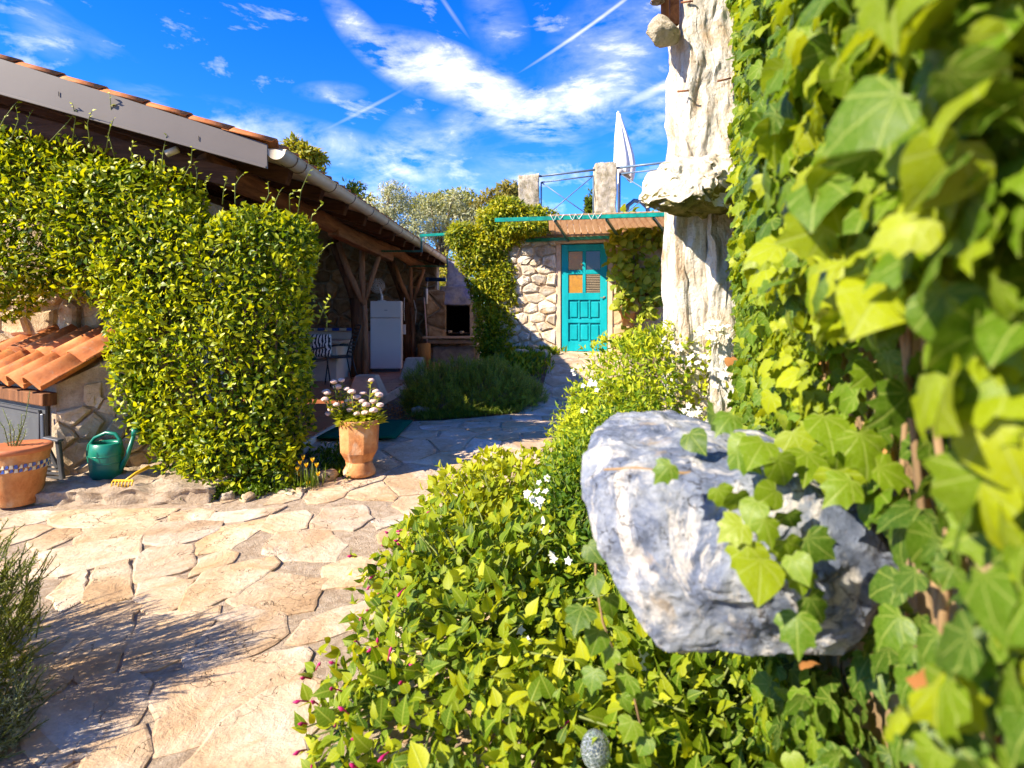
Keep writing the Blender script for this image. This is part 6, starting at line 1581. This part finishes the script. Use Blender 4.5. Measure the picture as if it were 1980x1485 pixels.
# stones, ground cover and small flowers at the hedge foot
ROCKS = [(628, 932, 4.62, .10, 'pale flat rock beside the yellow crocuses'), (814, 776, 7.2, .13, 'round grey rock at the left end of the rosemary cushion'), (795, 765, 7.55, .10, 'brown grey rock behind the round grey rock'), (548, 925, 4.55, .09, 'blue grey rock under the right side of the hedge'),
         (575, 955, 4.35, .05, 'small white pebble below the yellow crocuses'), (560, 962, 4.3, .035, 'tiny pale pebble next to the small white pebble'), (440, 962, 4.22, .07, 'pale kerb rock under the middle of the hedge'), (480, 966, 4.2, .06, 'flat kerb rock right of the pale kerb rock'), (395, 968, 4.2, .06, 'rough kerb rock at the right end of the ledge'), (1040, 690, 9.9, .12, 'rough rock left of the door steps'), (1030, 665, 10.2, .16, 'ochre rock against the house wall left of the door'), (985, 735, 8.4, .08, 'small rock hidden behind the rosemary cushion'), (1012, 700, 9.7, .14, 'pale rough rock among the weeds below the creeper'), (1055, 700, 9.8, .11, 'small cream rock between the weeds and the door steps')]
for k, (px, py, Y, s, lab) in enumerate(ROCKS):
    x = (px - CX) / F * Y; o = small_rock('garden_rock', (x, Y, ground(x, Y) + s * .45), (s * 1.25, s, s * .75), M['rock'] if k in (1, 2, 3, 11) else M['lime'], None, 100 + k); tag(o, lab, 'rock', 'loose rocks along the planting')
cr2 = thing('crocus_clump', 'clump of yellow crocuses beside the paving', 'flowers', P(592, 940, 4.45))
A, D, Nn, S3, T = [], [], [], [], []; rr = random.Random(4)
for k in range(60):
    x, y = -1.61 + rr.gauss(0, .05), 4.45 + rr.gauss(0, .05); A.append((x, y, ground(x, y))); a = rr.uniform(0, 6.28); D.append((math.cos(a) * .45, math.sin(a) * .45, 1)); Nn.append((math.cos(a), math.sin(a), .3)); S3.append(rr.uniform(.1, .2)); T.append(rr.uniform(.2, .8))
foliage(cr2, [leaf_simple(.06, .01, .2)], np.array(A), np.array(D), np.array(Nn), np.array(S3), np.array(T), M['grass'], 60, None, 'blade', rs=3)
for (hx, hy) in ((580, 900), (592, 905), (612, 905), (575, 912), (578, 922), (615, 922), (596, 940), (586, 890), (604, 895)):
    q = P(hx, hy, 4.45 + rr.uniform(-.05, .05)); fl = MB(); g0 = Vector((q.x + rr.uniform(-.03, .03), q.y, ground(q.x, q.y))); fl.tube([g0, q], .003, 5); st2 = fl.build('flower', M['stem'], cr2, True)
    pp_, pd, pn, psz, pt = [], [], [], [], []
    for j in range(6):
        a = j * 1.047; pp_.append(q[:]); pd.append((math.cos(a) * .55, math.sin(a) * .55, 1)); pn.append((-math.cos(a), -math.sin(a), .4)); psz.append(.045); pt.append(.6)
    me = np_leaves('petals', [leaf_simple(.5, .1, -.1)], np.zeros(6, int), np.array(pp_), np.array(pd), np.array(pn), np.array(psz), np.array(pt), M['petal_yellow']); obj('petals', me, st2)
def tufts(name, label, spots, n, spread, size, mat, seed, tm, up=1.0, tint=(.1, .8)):
    rg = np.random.default_rng(seed); P0 = np.array(spots); k = rg.integers(0, len(P0), n)
    xy = P0[k, :2] + rg.normal(0, 1, (n, 2)) * spread * P0[k, 2:3]
    z = np.array([ground(a, b) for a, b in xy]) + rg.random(n) * .06 * (size[1] > .03); pos = np.column_stack((xy, z))
    d = rg.normal(0, .55, (n, 3)); d[:, 2] = np.abs(d[:, 2]) * .4 + up; nn3 = rg.normal(0, .5, (n, 3)) + np.array([sx, sy, sz]) * .6
    me = np_leaves(name, tm, rg.integers(0, len(tm), n), pos, d, nn3, rg.uniform(size[0], size[1], n), np.clip(rg.uniform(*tint, n), 0, 1), mat)
    return tag(obj(name, me), label, name.replace('_', ' '), kind='stuff')
tufts('ground_cover', 'low dark green ground cover between hedge and octagonal pot', [(-1.55, 4.9, 1), (-1.5, 5.1, 1), (-1.65, 5.2, 1), (-1.45, 4.75, .7), (-1.75, 4.5, .8), (-1.95, 4.35, .6), (-2.2, 4.28, .5), (-2.45, 4.25, .4)], 2600, .1, (.025, .05), M['hedge'], 31, LS, .5, (.1, .6))
tufts('grass', 'strip of short green grass along the rosemary cushion', [(lerp(-1.1, .0, t), lerp(6.85, 7.05, t) + .06, 1) for t in np.linspace(0, 1, 12)] + [(-.9, 7.2, 1.4), (-.6, 7.1, 1.2)], 5200, .075, (.04, .09), M['grass'], 32, [leaf_simple(.09, .01, .3)], 1.0)
tufts('weeds', 'low fern like weeds at the foot of the house wall', [(.15, 10.1, 1), (.3, 9.9, 1), (.5, 10.2, 1), (.35, 10.3, 1.2), (.62, 10.1, .6), (-.1, 9.8, 1.5), (.1, 9.5, 1.4), (-.3, 10.1, 1.6), (.3, 9.2, 1), (-.4, 9.5, 1.6), (-.6, 9.9, 1.6), (.2, 8.8, 1)], 3200, .15, (.06, .15), M['creeper'], 33, CRL, .9)
tufts('dry_leaves', 'dry brown leaves and chippings under the rosemary', [(-1.5, 7.3, 1), (-1.3, 7.0, 1), (-1.6, 7.8, 1), (-1.35, 6.8, .7)], 420, .16, (.02, .045), M['dead'], 34, [leaf_simple(.4, .1, .2)], .05)
tufts('leaf_litter', 'tiny dry leaves scattered along the edge of the shrubs', [(-.7, 3.2, 1), (-.72, 2.6, 1), (-.7, 2.1, 1), (-1.5, 2.4, 1), (-1.3, 1.7, 1), (-2.0, 4.1, 1)], 130, .2, (.008, .02), M['dead'], 35, [leaf_simple(.4, .1, .2)], .05)
# glass globe in the bed
gc = P(1152, 1450, 1.22)
gl = thing('glass_globe', 'small crackled glass globe with a blue centre among the leaves', 'glass globe', (gc.x, gc.y, ground(gc.x, gc.y)))
bm = bmesh.new(); bmesh.ops.create_uvsphere(bm, u_segments=28, v_segments=18, radius=1)
for v_ in bm.verts: v_.co = Vector((v_.co.x * .032, v_.co.y * .032, v_.co.z * .040)) + gc
bm_obj('globe', bm, M['glass'], gl, True)
bm = bmesh.new(); bmesh.ops.create_uvsphere(bm, u_segments=16, v_segments=10, radius=.013)
for v_ in bm.verts: v_.co += gc + Vector((0, 0, .004))
bm_obj('blue_core', bm, M['blue_tile'], gl, True)
mb = MB(); mb.tube([(gc.x, gc.y, ground(gc.x, gc.y) - .02), (gc.x, gc.y, gc.z - .038)], .005, 6); mb.lathe([(.008, -.052), (.014, -.046), (.014, -.037), (.004, -.036)], 10, gc); mb.build('stake', M['gutter_dark'], gl, True)
# tin lid hung under the verge
tl = P(333, 293, 4.75)
mb = MB(); tl_d = Vector((.9, .1, .4)).normalized(); mb.tube([tl - tl_d * .05, tl + tl_d * .05], .03, 16); o = mb.build('tin_can', M['gutter'], None, True); tag(o, 'shiny tin can hung below the verge board above the hedge', 'tin can')
